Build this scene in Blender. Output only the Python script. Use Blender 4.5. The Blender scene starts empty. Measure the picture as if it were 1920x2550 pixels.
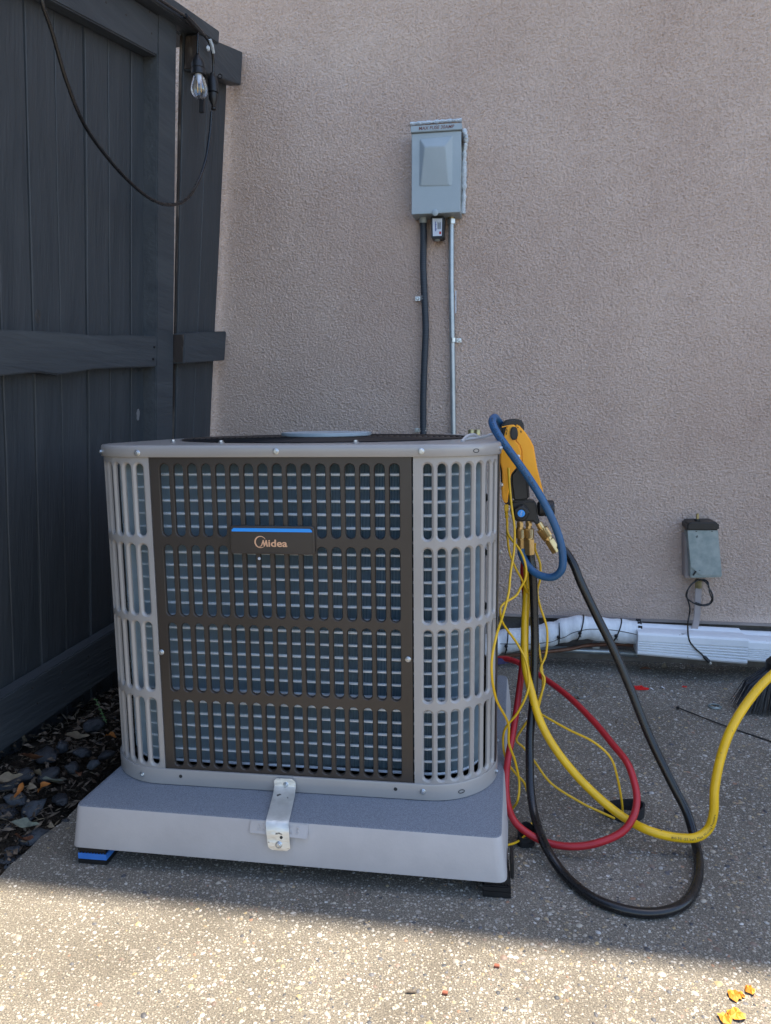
import bpy, bmesh, math, random
import numpy as np
from math import sin, cos, pi, radians
from mathutils import Vector, Matrix
random.seed(7); rng = np.random.default_rng(7)
SC = bpy.context.scene

# ------------------------------------------------------------------ camera
CAMP = np.array([0.0, -1.2473, 0.822])
RX = np.array([0.99076623, 0.0087997, -0.13529539])
RY = np.array([0.13520417, -0.13849867, 0.98109018])
RZ = np.array([-0.01010493, -0.99032352, -0.13840956])
MR = np.array([RX, RY, RZ])
cam_d = bpy.data.cameras.new('camera'); cam = bpy.data.objects.new('camera', cam_d)
SC.collection.objects.link(cam)
cam_d.sensor_fit = 'VERTICAL'; cam_d.sensor_height = 36; cam_d.lens = 1805 / 2550 * 36
cam_d.clip_start = 0.05; cam_d.clip_end = 400
right = Vector(MR[:, 0]); up = -Vector(MR[:, 1]); back = -Vector(MR[:, 2])
cm = Matrix((right, up, back)).transposed().to_4x4(); cm.translation = Vector(CAMP)
cam.matrix_world = cm
SC.camera = cam

# ------------------------------------------------------------------ world, sun, exposure
SUN_EL = radians(72); SUN_AZ = radians(64.4)      # sun stands high, behind the house and to the right
world = bpy.data.worlds.new('World'); SC.world = world; world.use_nodes = True
wt = world.node_tree; wt.nodes.clear()
sky = wt.nodes.new('ShaderNodeTexSky'); sky.sky_type = 'NISHITA'; sky.sun_disc = False
sky.sun_elevation = SUN_EL; sky.sun_rotation = SUN_AZ
sky.dust_density = 1.0; sky.ozone_density = 1.6; sky.air_density = 1.0
bg = wt.nodes.new('ShaderNodeBackground'); bg.inputs['Strength'].default_value = 0.15
wo = wt.nodes.new('ShaderNodeOutputWorld')
wt.links.new(sky.outputs[0], bg.inputs[0]); wt.links.new(bg.outputs[0], wo.inputs[0])
sd = bpy.data.lights.new('sun', 'SUN'); sd.energy = 4.4; sd.angle = radians(0.53); sd.color = (1.0, 0.90, 0.75)
sun = bpy.data.objects.new('sun', sd); SC.collection.objects.link(sun)
sdir = Vector((sin(SUN_AZ) * cos(SUN_EL), cos(SUN_AZ) * cos(SUN_EL), sin(SUN_EL)))
sun.rotation_euler = sdir.to_track_quat('Z', 'Y').to_euler()
sun.location = (2, 6, 9)
SC.view_settings.view_transform = 'Standard'; SC.view_settings.look = 'None'
SC.view_settings.gamma = 1.0; SC.view_settings.exposure = 1.45
SC.cycles.max_bounces = 8

# ------------------------------------------------------------------ measuring helpers
def ray(px, py):
    return MR @ np.array([(px - 960) / 1805, (py - 1275) / 1805, 1.0])
def hit(px, py, P, n):
    r = ray(px, py); t = (np.array(P) - CAMP) @ np.array(n) / (r @ np.array(n)); return CAMP + t * r
def gnd(px, py, z=0.0): return hit(px, py, (0, 0, z), (0, 0, 1))
def aty(px, py, y): return hit(px, py, (0, y, 0), (0, 1, 0))
WA = radians(-2.2)
WD = np.array([cos(WA), sin(WA), 0]); WN = np.array([-WD[1], WD[0], 0]); WP = np.array([.21, 1.115, 0])
def onwall(px, py, off=0.0): return hit(px, py, WP - WN * off, WN)
def wl(u, z, off=0.0): return WP + WD * u - WN * off + np.array([0, 0, z])       # wall frame
def wu(p): return float((np.array(p) - WP) @ WD)
FN = np.array([1, -.08, -.1])
def fpix(px, py, off=0.0): return hit(px, py, (-1.07 + off, .149, 0), FN)
def fp(y, z, off=0.0): return np.array([-1.07 + .08 * (y - .149) + .1 * z + off, y, z])  # fence plane (leans)

# ------------------------------------------------------------------ mesh helpers
ORG = {}
def V(a): return np.array(a, float)
def spline(P, n=8):
    P = [V(p) for p in P]; Q = [2 * P[0] - P[1]] + P + [2 * P[-1] - P[-2]]; out = []
    for i in range(1, len(Q) - 2):
        a, b, c, d = Q[i - 1:i + 3]
        # centripetal-ish catmull rom
        for k in range(n):
            t = k / n
            out.append(.5 * ((2 * b) + (c - a) * t + (2 * a - 5 * b + 4 * c - d) * t * t + (3 * b - a - 3 * c + d) * t ** 3))
    out.append(P[-1]); return out

class B:
    def __init__(s): s.v = []; s.f = []
    def add(s, vs, fs):
        o = len(s.v); s.v += [tuple(float(c) for c in v) for v in vs]; s.f += [tuple(i + o for i in f) for f in fs]; return s
    def hexa(s, p):   # p: 4 bottom ccw + 4 top ccw
        return s.add(p, [(3, 2, 1, 0), (4, 5, 6, 7), (0, 1, 5, 4), (1, 2, 6, 5), (2, 3, 7, 6), (3, 0, 4, 7)])
    def box(s, a, b):
        x0, y0, z0 = a; x1, y1, z1 = b
        return s.hexa([(x0, y0, z0), (x1, y0, z0), (x1, y1, z0), (x0, y1, z0), (x0, y0, z1), (x1, y0, z1), (x1, y1, z1), (x0, y1, z1)])
    def fbox(s, o, u, v, w):   # box from corner o along vectors
        o, u, v, w = map(V, (o, u, v, w))
        return s.hexa([o, o + u, o + u + v, o + v, o + w, o + u + w, o + u + v + w, o + v + w])
    def prism(s, poly, w):     # 3d polygon extruded by w
        n = len(poly); p = [V(q) for q in poly]; w = V(w)
        return s.add(p + [q + w for q in p], [tuple(range(n))[::-1], tuple(range(n, 2 * n))] + [(i, (i + 1) % n, (i + 1) % n + n, i + n) for i in range(n)])
    def tube(s, path, r, n=10, caps=True, flat=None):
        P = [V(p) for p in path]; m = len(P); R = r if hasattr(r, '__len__') else [r] * m
        T = [P[min(i + 1, m - 1)] - P[max(i - 1, 0)] for i in range(m)]
        T = [t / (np.linalg.norm(t) + 1e-12) for t in T]
        a = V((0, 0, 1)) if abs(T[0][2]) < .9 else V((1, 0, 0))
        N = a - T[0] * (a @ T[0]); N /= np.linalg.norm(N); vs = []
        for i in range(m):
            N = N - T[i] * (N @ T[i]); N /= np.linalg.norm(N) + 1e-12; Bn = np.cross(T[i], N)
            for k in range(n):
                q = 2 * pi * k / n; vs.append(P[i] + R[i] * (cos(q) * N + sin(q) * Bn))
        fs = [(i * n + k, i * n + (k + 1) % n, (i + 1) * n + (k + 1) % n, (i + 1) * n + k) for i in range(m - 1) for k in range(n)]
        if caps: fs += [tuple(range(n))[::-1], tuple(range((m - 1) * n, m * n))]
        return s.add(vs, fs)
    def lathe(s, prof, o, ax, n=20):  # prof [(r,h)]
        o, ax = V(o), V(ax); ax /= np.linalg.norm(ax)
        a = V((1, 0, 0)) if abs(ax[0]) < .9 else V((0, 1, 0)); u = np.cross(ax, a); u /= np.linalg.norm(u); w = np.cross(ax, u)
        vs = [o + ax * h + r * (cos(2 * pi * k / n) * u + sin(2 * pi * k / n) * w) for r, h in prof for k in range(n)]
        m = len(prof)
        fs = [(i * n + k, i * n + (k + 1) % n, (i + 1) * n + (k + 1) % n, (i + 1) * n + k) for i in range(m - 1) for k in range(n)]
        fs += [tuple(range(n))[::-1], tuple(range((m - 1) * n, m * n))]
        return s.add(vs, fs)
    def cyl(s, a, b, r, n=14, r2=None):
        a, b = V(a), V(b); L = np.linalg.norm(b - a); return s.lathe([(r, 0), (r if r2 is None else r2, L)], a, b - a, n)
    def loft(s, rings, closed=True, cap0=False, cap1=False):
        n = len(rings[0]); vs = [p for r in rings for p in r]; m = len(rings); e = n if closed else n - 1
        fs = [(i * n + k, i * n + (k + 1) % n, (i + 1) * n + (k + 1) % n, (i + 1) * n + k) for i in range(m - 1) for k in range(e)]
        if cap0: fs.append(tuple(range(n))[::-1])
        if cap1: fs.append(tuple(range((m - 1) * n, m * n)))
        return s.add(vs, fs)
    def build(s, name, m, parent=None, smooth=None, bevel=0, seg=2, loc=None):
        me = bpy.data.meshes.new(name)
        org = V(ORG[parent.name]) if parent else (V(loc) if loc is not None else V((0, 0, 0)))
        vs = [tuple(V(v) - org) for v in s.v]
        me.from_pydata(vs, [], s.f); me.update()
        if bevel:
            bm = bmesh.new(); bm.from_mesh(me)
            bmesh.ops.remove_doubles(bm, verts=bm.verts, dist=1e-6)
            bmesh.ops.recalc_face_normals(bm, faces=bm.faces)
            ed = [e for e in bm.edges if len(e.link_faces) == 2 and e.calc_face_angle(0) > radians(28)]
            bmesh.ops.bevel(bm, geom=ed, offset=bevel, segments=seg, affect='EDGES', clamp_overlap=True)
            bm.to_mesh(me); bm.free()
        if smooth is not None or bevel:
            me.shade_smooth(); me.set_sharp_from_angle(angle=radians(smooth or 40))
        if m: me.materials.append(m)
        o = bpy.data.objects.new(name, me); SC.collection.objects.link(o)
        if parent: o.parent = parent
        elif loc is not None: o.location = loc
        ORG[o.name] = tuple(org)
        return o

def tag(o, label=None, cat=None, group=None, kind=None):
    if label: o['label'] = label
    if cat: o['category'] = cat
    if group: o['group'] = group
    if kind: o['kind'] = kind
    return o
def thing(name, label, cat, loc=(0, 0, 0), group=None):
    o = bpy.data.objects.new(name, None); SC.collection.objects.link(o); o.location = loc
    o.empty_display_size = .05; ORG[o.name] = tuple(loc); return tag(o, label, cat, group)
def share(src, name, parent, loc, rot=None):
    o = bpy.data.objects.new(name, src.data if hasattr(src, 'data') else src); SC.collection.objects.link(o)
    o.parent = parent; o.location = Vector(tuple(V(loc) - V(ORG[parent.name]))) if parent else Vector(loc)
    if rot is not None: o.rotation_mode = 'QUATERNION'; o.rotation_quaternion = rot
    if parent: ORG[o.name] = tuple(V(loc))
    return o
def fastmesh(name, co, tris, m, col=None, quads=False, smooth=True):
    me = bpy.data.meshes.new(name); k = 4 if quads else 3; nf = len(tris)
    me.vertices.add(len(co)); me.vertices.foreach_set('co', np.ascontiguousarray(co, dtype=np.float32).ravel())
    me.loops.add(nf * k); me.loops.foreach_set('vertex_index', np.ascontiguousarray(tris, dtype=np.int32).ravel())
    me.polygons.add(nf); me.polygons.foreach_set('loop_start', np.arange(0, nf * k, k, dtype=np.int32))
    if smooth: me.polygons.foreach_set('use_smooth', np.ones(nf, dtype=bool))
    me.update(calc_edges=True); me.validate()
    if col is not None:
        a = me.color_attributes.new('Col', 'FLOAT_COLOR', 'POINT'); a.data.foreach_set('color', np.ascontiguousarray(col, dtype=np.float32).ravel())
    me.materials.append(m); o = bpy.data.objects.new(name, me); SC.collection.objects.link(o); ORG[o.name] = (0, 0, 0); return o

# vectorised gradient noise
def pn(x, y, seed=0):
    r = np.random.default_rng(seed); perm = r.permutation(256); g = r.random(256) * 2 * pi; gx, gy = np.cos(g), np.sin(g)
    xi = np.floor(x).astype(int); yi = np.floor(y).astype(int); xf = x - xi; yf = y - yi
    u = xf * xf * xf * (xf * (xf * 6 - 15) + 10); v = yf * yf * yf * (yf * (yf * 6 - 15) + 10)
    def gr(i, j, dx, dy):
        h = perm[(perm[i & 255] + j) & 255]; return gx[h] * dx + gy[h] * dy
    a = gr(xi, yi, xf, yf); b = gr(xi + 1, yi, xf - 1, yf); c = gr(xi, yi + 1, xf, yf - 1); d = gr(xi + 1, yi + 1, xf - 1, yf - 1)
    return (a * (1 - u) + b * u) * (1 - v) + (c * (1 - u) + d * u) * v

# ------------------------------------------------------------------ materials
def mat(name, c1, c2=None, rough=.5, metal=0., nscale=20., detail=4., bump=0., bscale=200., bdist=.001, spec=.5,
        coords='Object', stretch=(1, 1, 1), lo=.35, hi=.65, rvar=0., coat=0., spot=None):
    m = bpy.data.materials.new(name); m.use_nodes = True; nt = m.node_tree; N = nt.nodes; L = nt.links
    p = N['Principled BSDF']; p.inputs['Base Color'].default_value = (*c1, 1); p.inputs['Roughness'].default_value = rough
    p.inputs['Metallic'].default_value = metal; p.inputs['Specular IOR Level'].default_value = spec
    if coat: p.inputs['Coat Weight'].default_value = coat; p.inputs['Coat Roughness'].default_value = .15
    tc = N.new('ShaderNodeTexCoord'); mp = N.new('ShaderNodeMapping'); mp.inputs['Scale'].default_value = stretch
    L.new(tc.outputs[coords], mp.inputs[0])
    if c2 is not None or rvar:
        n = N.new('ShaderNodeTexNoise'); n.inputs['Scale'].default_value = nscale; n.inputs['Detail'].default_value = detail; n.inputs['Roughness'].default_value = .6
        L.new(mp.outputs[0], n.inputs['Vector'])
    if c2 is not None:
        r = N.new('ShaderNodeValToRGB'); r.color_ramp.elements[0].position = lo; r.color_ramp.elements[1].position = hi
        r.color_ramp.elements[0].color = (*c1, 1); r.color_ramp.elements[1].color = (*c2, 1)
        L.new(n.outputs['Fac'], r.inputs[0]); L.new(r.outputs[0], p.inputs['Base Color'])
        if spot:
            n3 = N.new('ShaderNodeTexNoise'); n3.inputs['Scale'].default_value = spot[1]; n3.inputs['Detail'].default_value = 3
            L.new(mp.outputs[0], n3.inputs['Vector']); r3 = N.new('ShaderNodeValToRGB')
            r3.color_ramp.elements[0].position = spot[2]; r3.color_ramp.elements[1].position = spot[2] + .04
            mx = N.new('ShaderNodeMix'); mx.data_type = 'RGBA'; L.new(n3.outputs['Fac'], r3.inputs[0]); L.new(r3.outputs[0], mx.inputs[0])
            L.new(r.outputs[0], mx.inputs[6]); mx.inputs[7].default_value = (*spot[0], 1); L.new(mx.outputs[2], p.inputs['Base Color'])
    if rvar:
        mr = N.new('ShaderNodeMapRange'); mr.inputs[3].default_value = rough - rvar; mr.inputs[4].default_value = rough + rvar
        L.new(n.outputs['Fac'], mr.inputs[0]); L.new(mr.outputs[0], p.inputs['Roughness'])
    if bump:
        nb = N.new('ShaderNodeTexNoise'); nb.inputs['Scale'].default_value = bscale; nb.inputs['Detail'].default_value = 3
        L.new(mp.outputs[0], nb.inputs['Vector']); bp = N.new('ShaderNodeBump'); bp.inputs['Strength'].default_value = bump; bp.inputs['Distance'].default_value = bdist
        L.new(nb.outputs['Fac'], bp.inputs['Height']); L.new(bp.outputs[0], p.inputs['Normal'])
    return m
M = {}
M['stucco'] = mat('stucco', (.51, .385, .32), (.62, .485, .405), rough=.93, nscale=2.2, detail=10, bump=1., bscale=260, bdist=.0045, spec=.15, lo=.32, hi=.68)
M['concrete_old'] = mat('foundation_concrete', (.13, .115, .10), (.21, .19, .17), rough=.95, nscale=14, detail=8, bump=.8, bscale=90, bdist=.004, spec=.1)
M['fence'] = mat('fence_paint', (.028, .035, .042), (.047, .054, .061), rough=.55, nscale=26, detail=9, bump=1., bscale=95, bdist=.0022, stretch=(1, 1, .06), rvar=.1, lo=.3, hi=.7, spot=((.10, .10, .10), 14, .80))
M['fence_dark'] = mat('fence_bare_wood', (.03, .027, .026), (.055, .048, .043), rough=.8, nscale=18, detail=8, bump=.8, bscale=80, bdist=.002, stretch=(1, 1, .15))
M['rail'] = mat('rail_paint', (.036, .044, .053), (.056, .065, .073), rough=.55, nscale=26, detail=9, bump=1., bscale=110, bdist=.002, stretch=(1, .07, 1), rvar=.1)
M['bare'] = mat('weathered_end_grain', (.03, .022, .018), (.22, .19, .16), rough=.9, nscale=40, detail=6, bump=.8, bscale=90, bdist=.002, lo=.5, hi=.85, stretch=(1, 1, .3))
M['gray'] = mat('gray_enamel', (.305, .287, .272), (.345, .325, .308), rough=.30, nscale=4, detail=5, bump=.12, bscale=14, bdist=.002, coat=.25, rvar=.06)
M['brown'] = mat('brown_enamel', (.036, .028, .023), (.043, .034, .028), rough=.38, nscale=7, detail=4, bump=.05, bscale=300, bdist=.0004, rvar=.06)
M['blackpl'] = mat('black_plastic', (.007, .007, .008), (.012, .012, .013), rough=.45, nscale=60, bump=.15, bscale=400, bdist=.0004)
M['blackmat'] = mat('black_fabric', (.010, .010, .011), (.022, .021, .022), rough=.9, nscale=150, bump=.6, bscale=500, bdist=.001)
M['blackmetal'] = mat('black_wire', (.012, .012, .014), rough=.4, metal=.2)
M['dark'] = mat('dark_interior', (.012, .014, .017), rough=.8)
M['fin'] = mat('aluminium_fin', (.40, .54, .64), (.47, .57, .62), rough=.5, metal=.15, nscale=9, detail=5)
M['core'] = mat('coil_core_blue_fins', (.10, .17, .24), (.15, .23, .27), rough=.55, metal=.1, nscale=8)
M['tubeal'] = mat('bright_tube_collar', (.88, .90, .92), (.82, .85, .88), rough=.35, metal=.1, nscale=90)
M['steel'] = mat('zinc_steel', (.55, .57, .58), (.42, .44, .46), rough=.32, metal=.9, nscale=40, detail=6, rvar=.1)
M['galv'] = mat('galvanised_pipe', (.36, .40, .42), (.46, .49, .50), rough=.42, metal=.75, nscale=30, detail=5, rvar=.1)
M['brightsteel'] = mat('bright_wire_steel', (.72, .74, .76), rough=.28, metal=.55)
M['strap'] = mat('scuffed_galvanised_strap', (.62, .60, .54), (.80, .78, .72), rough=.40, metal=.55, nscale=30, detail=7, bump=.7, bscale=32, bdist=.003, stretch=(1, 1, 3), rvar=.12, spot=((.12, .11, .1), 55, .66))
M['padm'] = mat('pad_plastic', (.385, .37, .37), (.44, .425, .422), rough=.62, nscale=9, detail=6, bump=.25, bscale=260, bdist=.0008)
M['padtop'] = mat('pad_grain', (.13, .145, .175), (.22, .24, .275), rough=.6, nscale=750, detail=2, bump=1., bscale=520, bdist=.0015, lo=.42, hi=.58)
M['brass'] = mat('brass', (.55, .38, .16), (.62, .45, .22), rough=.3, metal=.95, nscale=80, bump=.2, bscale=300, bdist=.0005, rvar=.08)
M['brassold'] = mat('dull_brass', (.35, .30, .15), (.45, .38, .2), rough=.4, metal=.9, nscale=60)
M['yellow'] = mat('yellow_housing', (.90, .36, .006), (.93, .40, .010), rough=.45, nscale=20, bump=.05, bscale=500, bdist=.0003)
M['yhose'] = mat('yellow_hose', (.82, .49, .008), (.72, .42, .008), rough=.36, nscale=30, detail=6, spot=((.25, .16, .03), 70, .70))
M['ywire'] = mat('yellow_wire', (.72, .43, .012), rough=.4)
M['red'] = mat('red_hose', (.42, .012, .02), (.36, .012, .018), rough=.42, nscale=40)
M['blue'] = mat('blue_hose', (.018, .085, .20), (.025, .10, .22), rough=.42, nscale=40, bump=.05, bscale=300)
M['bhose'] = mat('black_hose', (.006, .006, .007), (.010, .010, .011), rough=.27, nscale=30, rvar=.08)
M['boxgray'] = mat('disconnect_enamel', (.30, .35, .365), (.33, .38, .395), rough=.38, nscale=12)
M['flex'] = mat('gray_flex_conduit', (.022, .030, .040), (.032, .040, .050), rough=.55, nscale=50)
M['caulk'] = mat('white_caulk', (.62, .66, .68), (.45, .5, .53), rough=.7, nscale=70, bump=1., bscale=180, bdist=.004)
M['white'] = mat('white_vinyl', (.78, .80, .82), (.70, .72, .74), rough=.4, nscale=10, detail=7, spot=((.3, .29, .27), 26, .68))
M['wrap'] = mat('white_insulation_wrap', (.76, .79, .81), (.66, .69, .71), rough=.5, nscale=30, detail=6, bump=.7, bscale=120, bdist=.002, stretch=(3, 1, 1))
M['tan'] = mat('tan_conduit_paint', (.30, .255, .235), (.35, .30, .28), rough=.7, nscale=20)
M['sheet'] = mat('weathered_sheet_metal', (.22, .27, .265), (.33, .37, .36), rough=.55, metal=.35, nscale=35, detail=8, spot=((.05, .055, .06), 60, .68))
M['copper'] = mat('brown_copper_line', (.13, .055, .03), (.22, .11, .07), rough=.55, metal=.5, nscale=25)
M['bluet'] = mat('blue_block', (.035, .17, .55), (.05, .2, .6), rough=.6, nscale=40)
M['bluestrip'] = mat('blue_badge_strip', (.02, .30, .85), rough=.35)
M['logo'] = mat('copper_lettering', (.72, .42, .26), rough=.35, metal=.2)
M['ink'] = mat('brown_marker_ink', (.16, .07, .06), rough=.8)
M['label'] = mat('white_label', (.62, .66, .72), (.55, .59, .66), rough=.5, nscale=60)
M['inkblue'] = mat('blue_print', (.03, .06, .3), rough=.6)
M['inkred'] = mat('red_print', (.45, .03, .03), rough=.6)
M['inkblack'] = mat('black_print', (.02, .02, .02), rough=.6)
M['redpl'] = mat('red_plastic', (.62, .015, .015), rough=.4)
M['soil'] = mat('dark_soil', (.012, .010, .008), (.05, .04, .03), rough=.95, nscale=60, detail=8, bump=1., bscale=70, bdist=.012, spec=.1)
M['rock'] = mat('dark_river_rock', (.010, .011, .014), (.05, .06, .075), rough=.36, nscale=45, detail=9, spot=((.07, .06, .05), 40, .56), bump=.5, bscale=60, bdist=.003, rvar=.18)
M['rockgray'] = mat('gray_river_rock', (.035, .042, .052), (.11, .125, .14), rough=.6, nscale=30, detail=7, bump=.5, bscale=60, bdist=.003)
M['leafbrown'] = mat('dry_brown_leaf', (.07, .025, .013), (.17, .07, .03), rough=.6, nscale=60)
M['leaftan'] = mat('dry_tan_leaf', (.13, .10, .065), (.21, .165, .105), rough=.7, nscale=60)
M['leafgray'] = mat('gray_green_leaf', (.10, .11, .085), (.18, .2, .15), rough=.7, nscale=60)
M['leaforange'] = mat('orange_leaf', (.38, .13, .02), (.28, .10, .025), rough=.6, nscale=60)
M['petal'] = mat('yellow_petal', (.62, .22, .015), (.70, .36, .05), rough=.6, nscale=90)
M['brick'] = mat('brick_red_chip', (.28, .085, .05), (.22, .075, .045), rough=.8, nscale=200)
M['twig'] = mat('twig', (.055, .042, .03), (.17, .13, .095), rough=.85, nscale=80)
M['litter'] = mat('decayed_leaf', (.06, .042, .028), (.16, .115, .08), rough=.75, nscale=90)
M['weed'] = mat('green_weed', (.05, .12, .03), (.08, .17, .05), rough=.6, nscale=60)
M['roof'] = mat('eave_paint', (.34, .31, .29), (.37, .34, .32), rough=.8, nscale=5)
M['orangeglow'] = mat('bulb_filament', (.75, .42, .12), rough=.5)
M['bristle'] = mat('broom_bristle', (.010, .010, .013), (.02, .02, .024), rough=.45, nscale=60)

def glassmat():
    m = bpy.data.materials.new('bulb_glass'); m.use_nodes = True; nt = m.node_tree; nt.nodes.clear()
    o = nt.nodes.new('ShaderNodeOutputMaterial'); mx = nt.nodes.new('ShaderNodeMixShader'); t = nt.nodes.new('ShaderNodeBsdfTransparent'); g_ = nt.nodes.new('ShaderNodeBsdfGlossy')
    lw = nt.nodes.new('ShaderNodeLayerWeight'); lw.inputs[0].default_value = .45; mr = nt.nodes.new('ShaderNodeMapRange'); mr.inputs[3].default_value = .06; mr.inputs[4].default_value = .75
    t.inputs[0].default_value = (.93, .95, .96, 1); g_.inputs['Roughness'].default_value = .04; g_.inputs[0].default_value = (.9, .92, .95, 1)
    nt.links.new(lw.outputs['Facing'], mr.inputs[0]); nt.links.new(mr.outputs[0], mx.inputs[0]); nt.links.new(t.outputs[0], mx.inputs[1]); nt.links.new(g_.outputs[0], mx.inputs[2]); nt.links.new(mx.outputs[0], o.inputs[0]); return m
M['glass'] = glassmat()

def mat_col(name, rough=.6, bump=.3, bscale=400, spec=.4):
    m = bpy.data.materials.new(name); m.use_nodes = True; nt = m.node_tree; N = nt.nodes; L = nt.links; p = N['Principled BSDF']
    a = N.new('ShaderNodeAttribute'); a.attribute_name = 'Col'
    tc = N.new('ShaderNodeTexCoord'); n = N.new('ShaderNodeTexNoise'); n.inputs['Scale'].default_value = 300; n.inputs['Detail'].default_value = 3
    L.new(tc.outputs['Object'], n.inputs['Vector'])
    mr = N.new('ShaderNodeMapRange'); mr.inputs[3].default_value = .75; mr.inputs[4].default_value = 1.2; L.new(n.outputs['Fac'], mr.inputs[0])
    mx = N.new('ShaderNodeVectorMath'); mx.operation = 'SCALE'; L.new(a.outputs['Color'], mx.inputs[0]); L.new(mr.outputs[0], mx.inputs['Scale'])
    L.new(mx.outputs[0], p.inputs['Base Color']); p.inputs['Roughness'].default_value = rough; p.inputs['Specular IOR Level'].default_value = spec
    return m
M['pebble'] = mat_col('river_pebble_aggregate', rough=.55)

def aggregate():
    m = bpy.data.materials.new('exposed_aggregate_concrete'); m.use_nodes = True; nt = m.node_tree; N = nt.nodes; L = nt.links; p = N['Principled BSDF']
    tc = N.new('ShaderNodeTexCoord')
    def vor(scale, feat='F1'):
        v = N.new('ShaderNodeTexVoronoi'); v.inputs['Scale'].default_value = scale; v.feature = feat; v.inputs['Randomness'].default_value = 1; L.new(tc.outputs['Object'], v.inputs['Vector']); return v
    def ramp(src, els):
        r = N.new('ShaderNodeValToRGB'); cr = r.color_ramp
        while len(cr.elements) < len(els): cr.elements.new(.5)
        for e, (pos, c) in zip(cr.elements, els): e.position = pos; e.color = (*c, 1)
        L.new(src, r.inputs[0]); return r
    def mix(f, a, b):
        x = N.new('ShaderNodeMix'); x.data_type = 'RGBA'; L.new(f, x.inputs[0])
        for s, i in ((a, 6), (b, 7)):
            if isinstance(s, tuple): x.inputs[i].default_value = (*s, 1)
            else: L.new(s, x.inputs[i])
        return x
    big = N.new('ShaderNodeTexNoise'); big.inputs['Scale'].default_value = 3; big.inputs['Detail'].default_value = 8; L.new(tc.outputs['Object'], big.inputs['Vector'])
    mort = ramp(big.outputs['Fac'], [(.3, (.22, .195, .155)), (.7, (.29, .255, .20))])
    fine = N.new('ShaderNodeTexNoise'); fine.inputs['Scale'].default_value = 420; fine.inputs['Detail'].default_value = 3; L.new(tc.outputs['Object'], fine.inputs['Vector'])
    fr = ramp(fine.outputs['Fac'], [(.40, (0, 0, 0)), (.62, (1, 1, 1))])
    base = mix(fr.outputs[0], (.115, .105, .09), mort.outputs[0])
    v1 = vor(260); c1 = ramp(v1.outputs['Color'], [(0, (.15, .135, .115)), (.35, (.25, .22, .18)), (.6, (.38, .34, .27)), (.85, (.48, .44, .38)), (1, (.10, .10, .11))])
    m1 = ramp(v1.outputs['Distance'], [(.30, (1, 1, 1)), (.42, (0, 0, 0))])
    base2 = mix(m1.outputs[0], base.outputs[2], c1.outputs[0])
    v2 = vor(120); c2 = ramp(v2.outputs['Color'], [(0, (.15, .14, .13)), (.3, (.28, .25, .21)), (.6, (.46, .42, .36)), (1, (.58, .55, .5))])
    m2 = ramp(v2.outputs['Distance'], [(.24, (1, 1, 1)), (.32, (0, 0, 0))])
    sel = ramp(v2.outputs['Color'], [(.5, (0, 0, 0)), (.55, (1, 1, 1))])
    mm = N.new('ShaderNodeMath'); mm.operation = 'MULTIPLY'; L.new(m2.outputs[0], mm.inputs[0]); L.new(sel.outputs[0], mm.inputs[1])
    base3 = mix(mm.outputs[0], base2.outputs[2], c2.outputs[0])
    st = N.new('ShaderNodeTexNoise'); st.inputs['Scale'].default_value = 5.5; st.inputs['Detail'].default_value = 6; L.new(tc.outputs['Object'], st.inputs['Vector'])
    sr = ramp(st.outputs['Fac'], [(.35, (.80, .79, .78)), (.6, (1, 1, 1))])
    ml = N.new('ShaderNodeMix'); ml.data_type = 'RGBA'; ml.blend_type = 'MULTIPLY'; ml.inputs[0].default_value = 1; L.new(base3.outputs[2], ml.inputs[6]); L.new(sr.outputs[0], ml.inputs[7])
    L.new(ml.outputs[2], p.inputs['Base Color']); p.inputs['Roughness'].default_value = .85; p.inputs['Specular IOR Level'].default_value = .25
    ad = N.new('ShaderNodeMath'); ad.operation = 'ADD'; L.new(m1.outputs[0], ad.inputs[0]); L.new(mm.outputs[0], ad.inputs[1])
    ad2 = N.new('ShaderNodeMath'); ad2.operation = 'ADD'; L.new(ad.outputs[0], ad2.inputs[0]); L.new(fine.outputs['Fac'], ad2.inputs[1])
    bp = N.new('ShaderNodeBump'); bp.inputs['Strength'].default_value = .8; bp.inputs['Distance'].default_value = .0012
    L.new(ad2.outputs[0], bp.inputs['Height']); L.new(bp.outputs[0], p.inputs['Normal']); return m
M['agg'] = aggregate()

def text_mesh(txt, size, name, m, parent, o, u, v, depth=.0006, align='CENTER', shear=0., bold=0., loc=None, fitw=None, fith=None):
    """flat lettering: origin o (centre), u = reading direction, v = up"""
    cu = bpy.data.curves.new(name, 'FONT'); cu.body = txt; cu.size = size; cu.align_x = align; cu.align_y = 'CENTER'
    cu.extrude = depth / 2; cu.shear = shear; cu.offset = bold; cu.resolution_u = 3
    ob = bpy.data.objects.new('tmp', cu); me = bpy.data.meshes.new_from_object(ob)
    bpy.data.objects.remove(ob); bpy.data.curves.remove(cu)
    u, v, o = V(u), V(v), V(o); w = np.cross(u, v)
    co = np.empty(len(me.vertices) * 3, np.float32); me.vertices.foreach_get('co', co); co = co.reshape(-1, 3)
    if fitw:
        co[:, 0] -= (co[:, 0].min() + co[:, 0].max()) / 2; co[:, 0] *= fitw / (co[:, 0].max() - co[:, 0].min()); co[:, 1] -= (co[:, 1].min() + co[:, 1].max()) / 2; co[:, 1] *= fith / (co[:, 1].max() - co[:, 1].min())
    org = V(ORG[parent.name]) if parent else V(loc)
    P = o + co[:, :1] * u + co[:, 1:2] * v + co[:, 2:3] * w - org
    me.vertices.foreach_set('co', P.astype(np.float32).ravel()); me.update(); me.materials.clear(); me.materials.append(m)
    me.name = name; r = bpy.data.objects.new(name, me); SC.collection.objects.link(r); r.parent = parent
    if parent is None: r.location = org
    ORG[r.name] = tuple(org); return r

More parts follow.
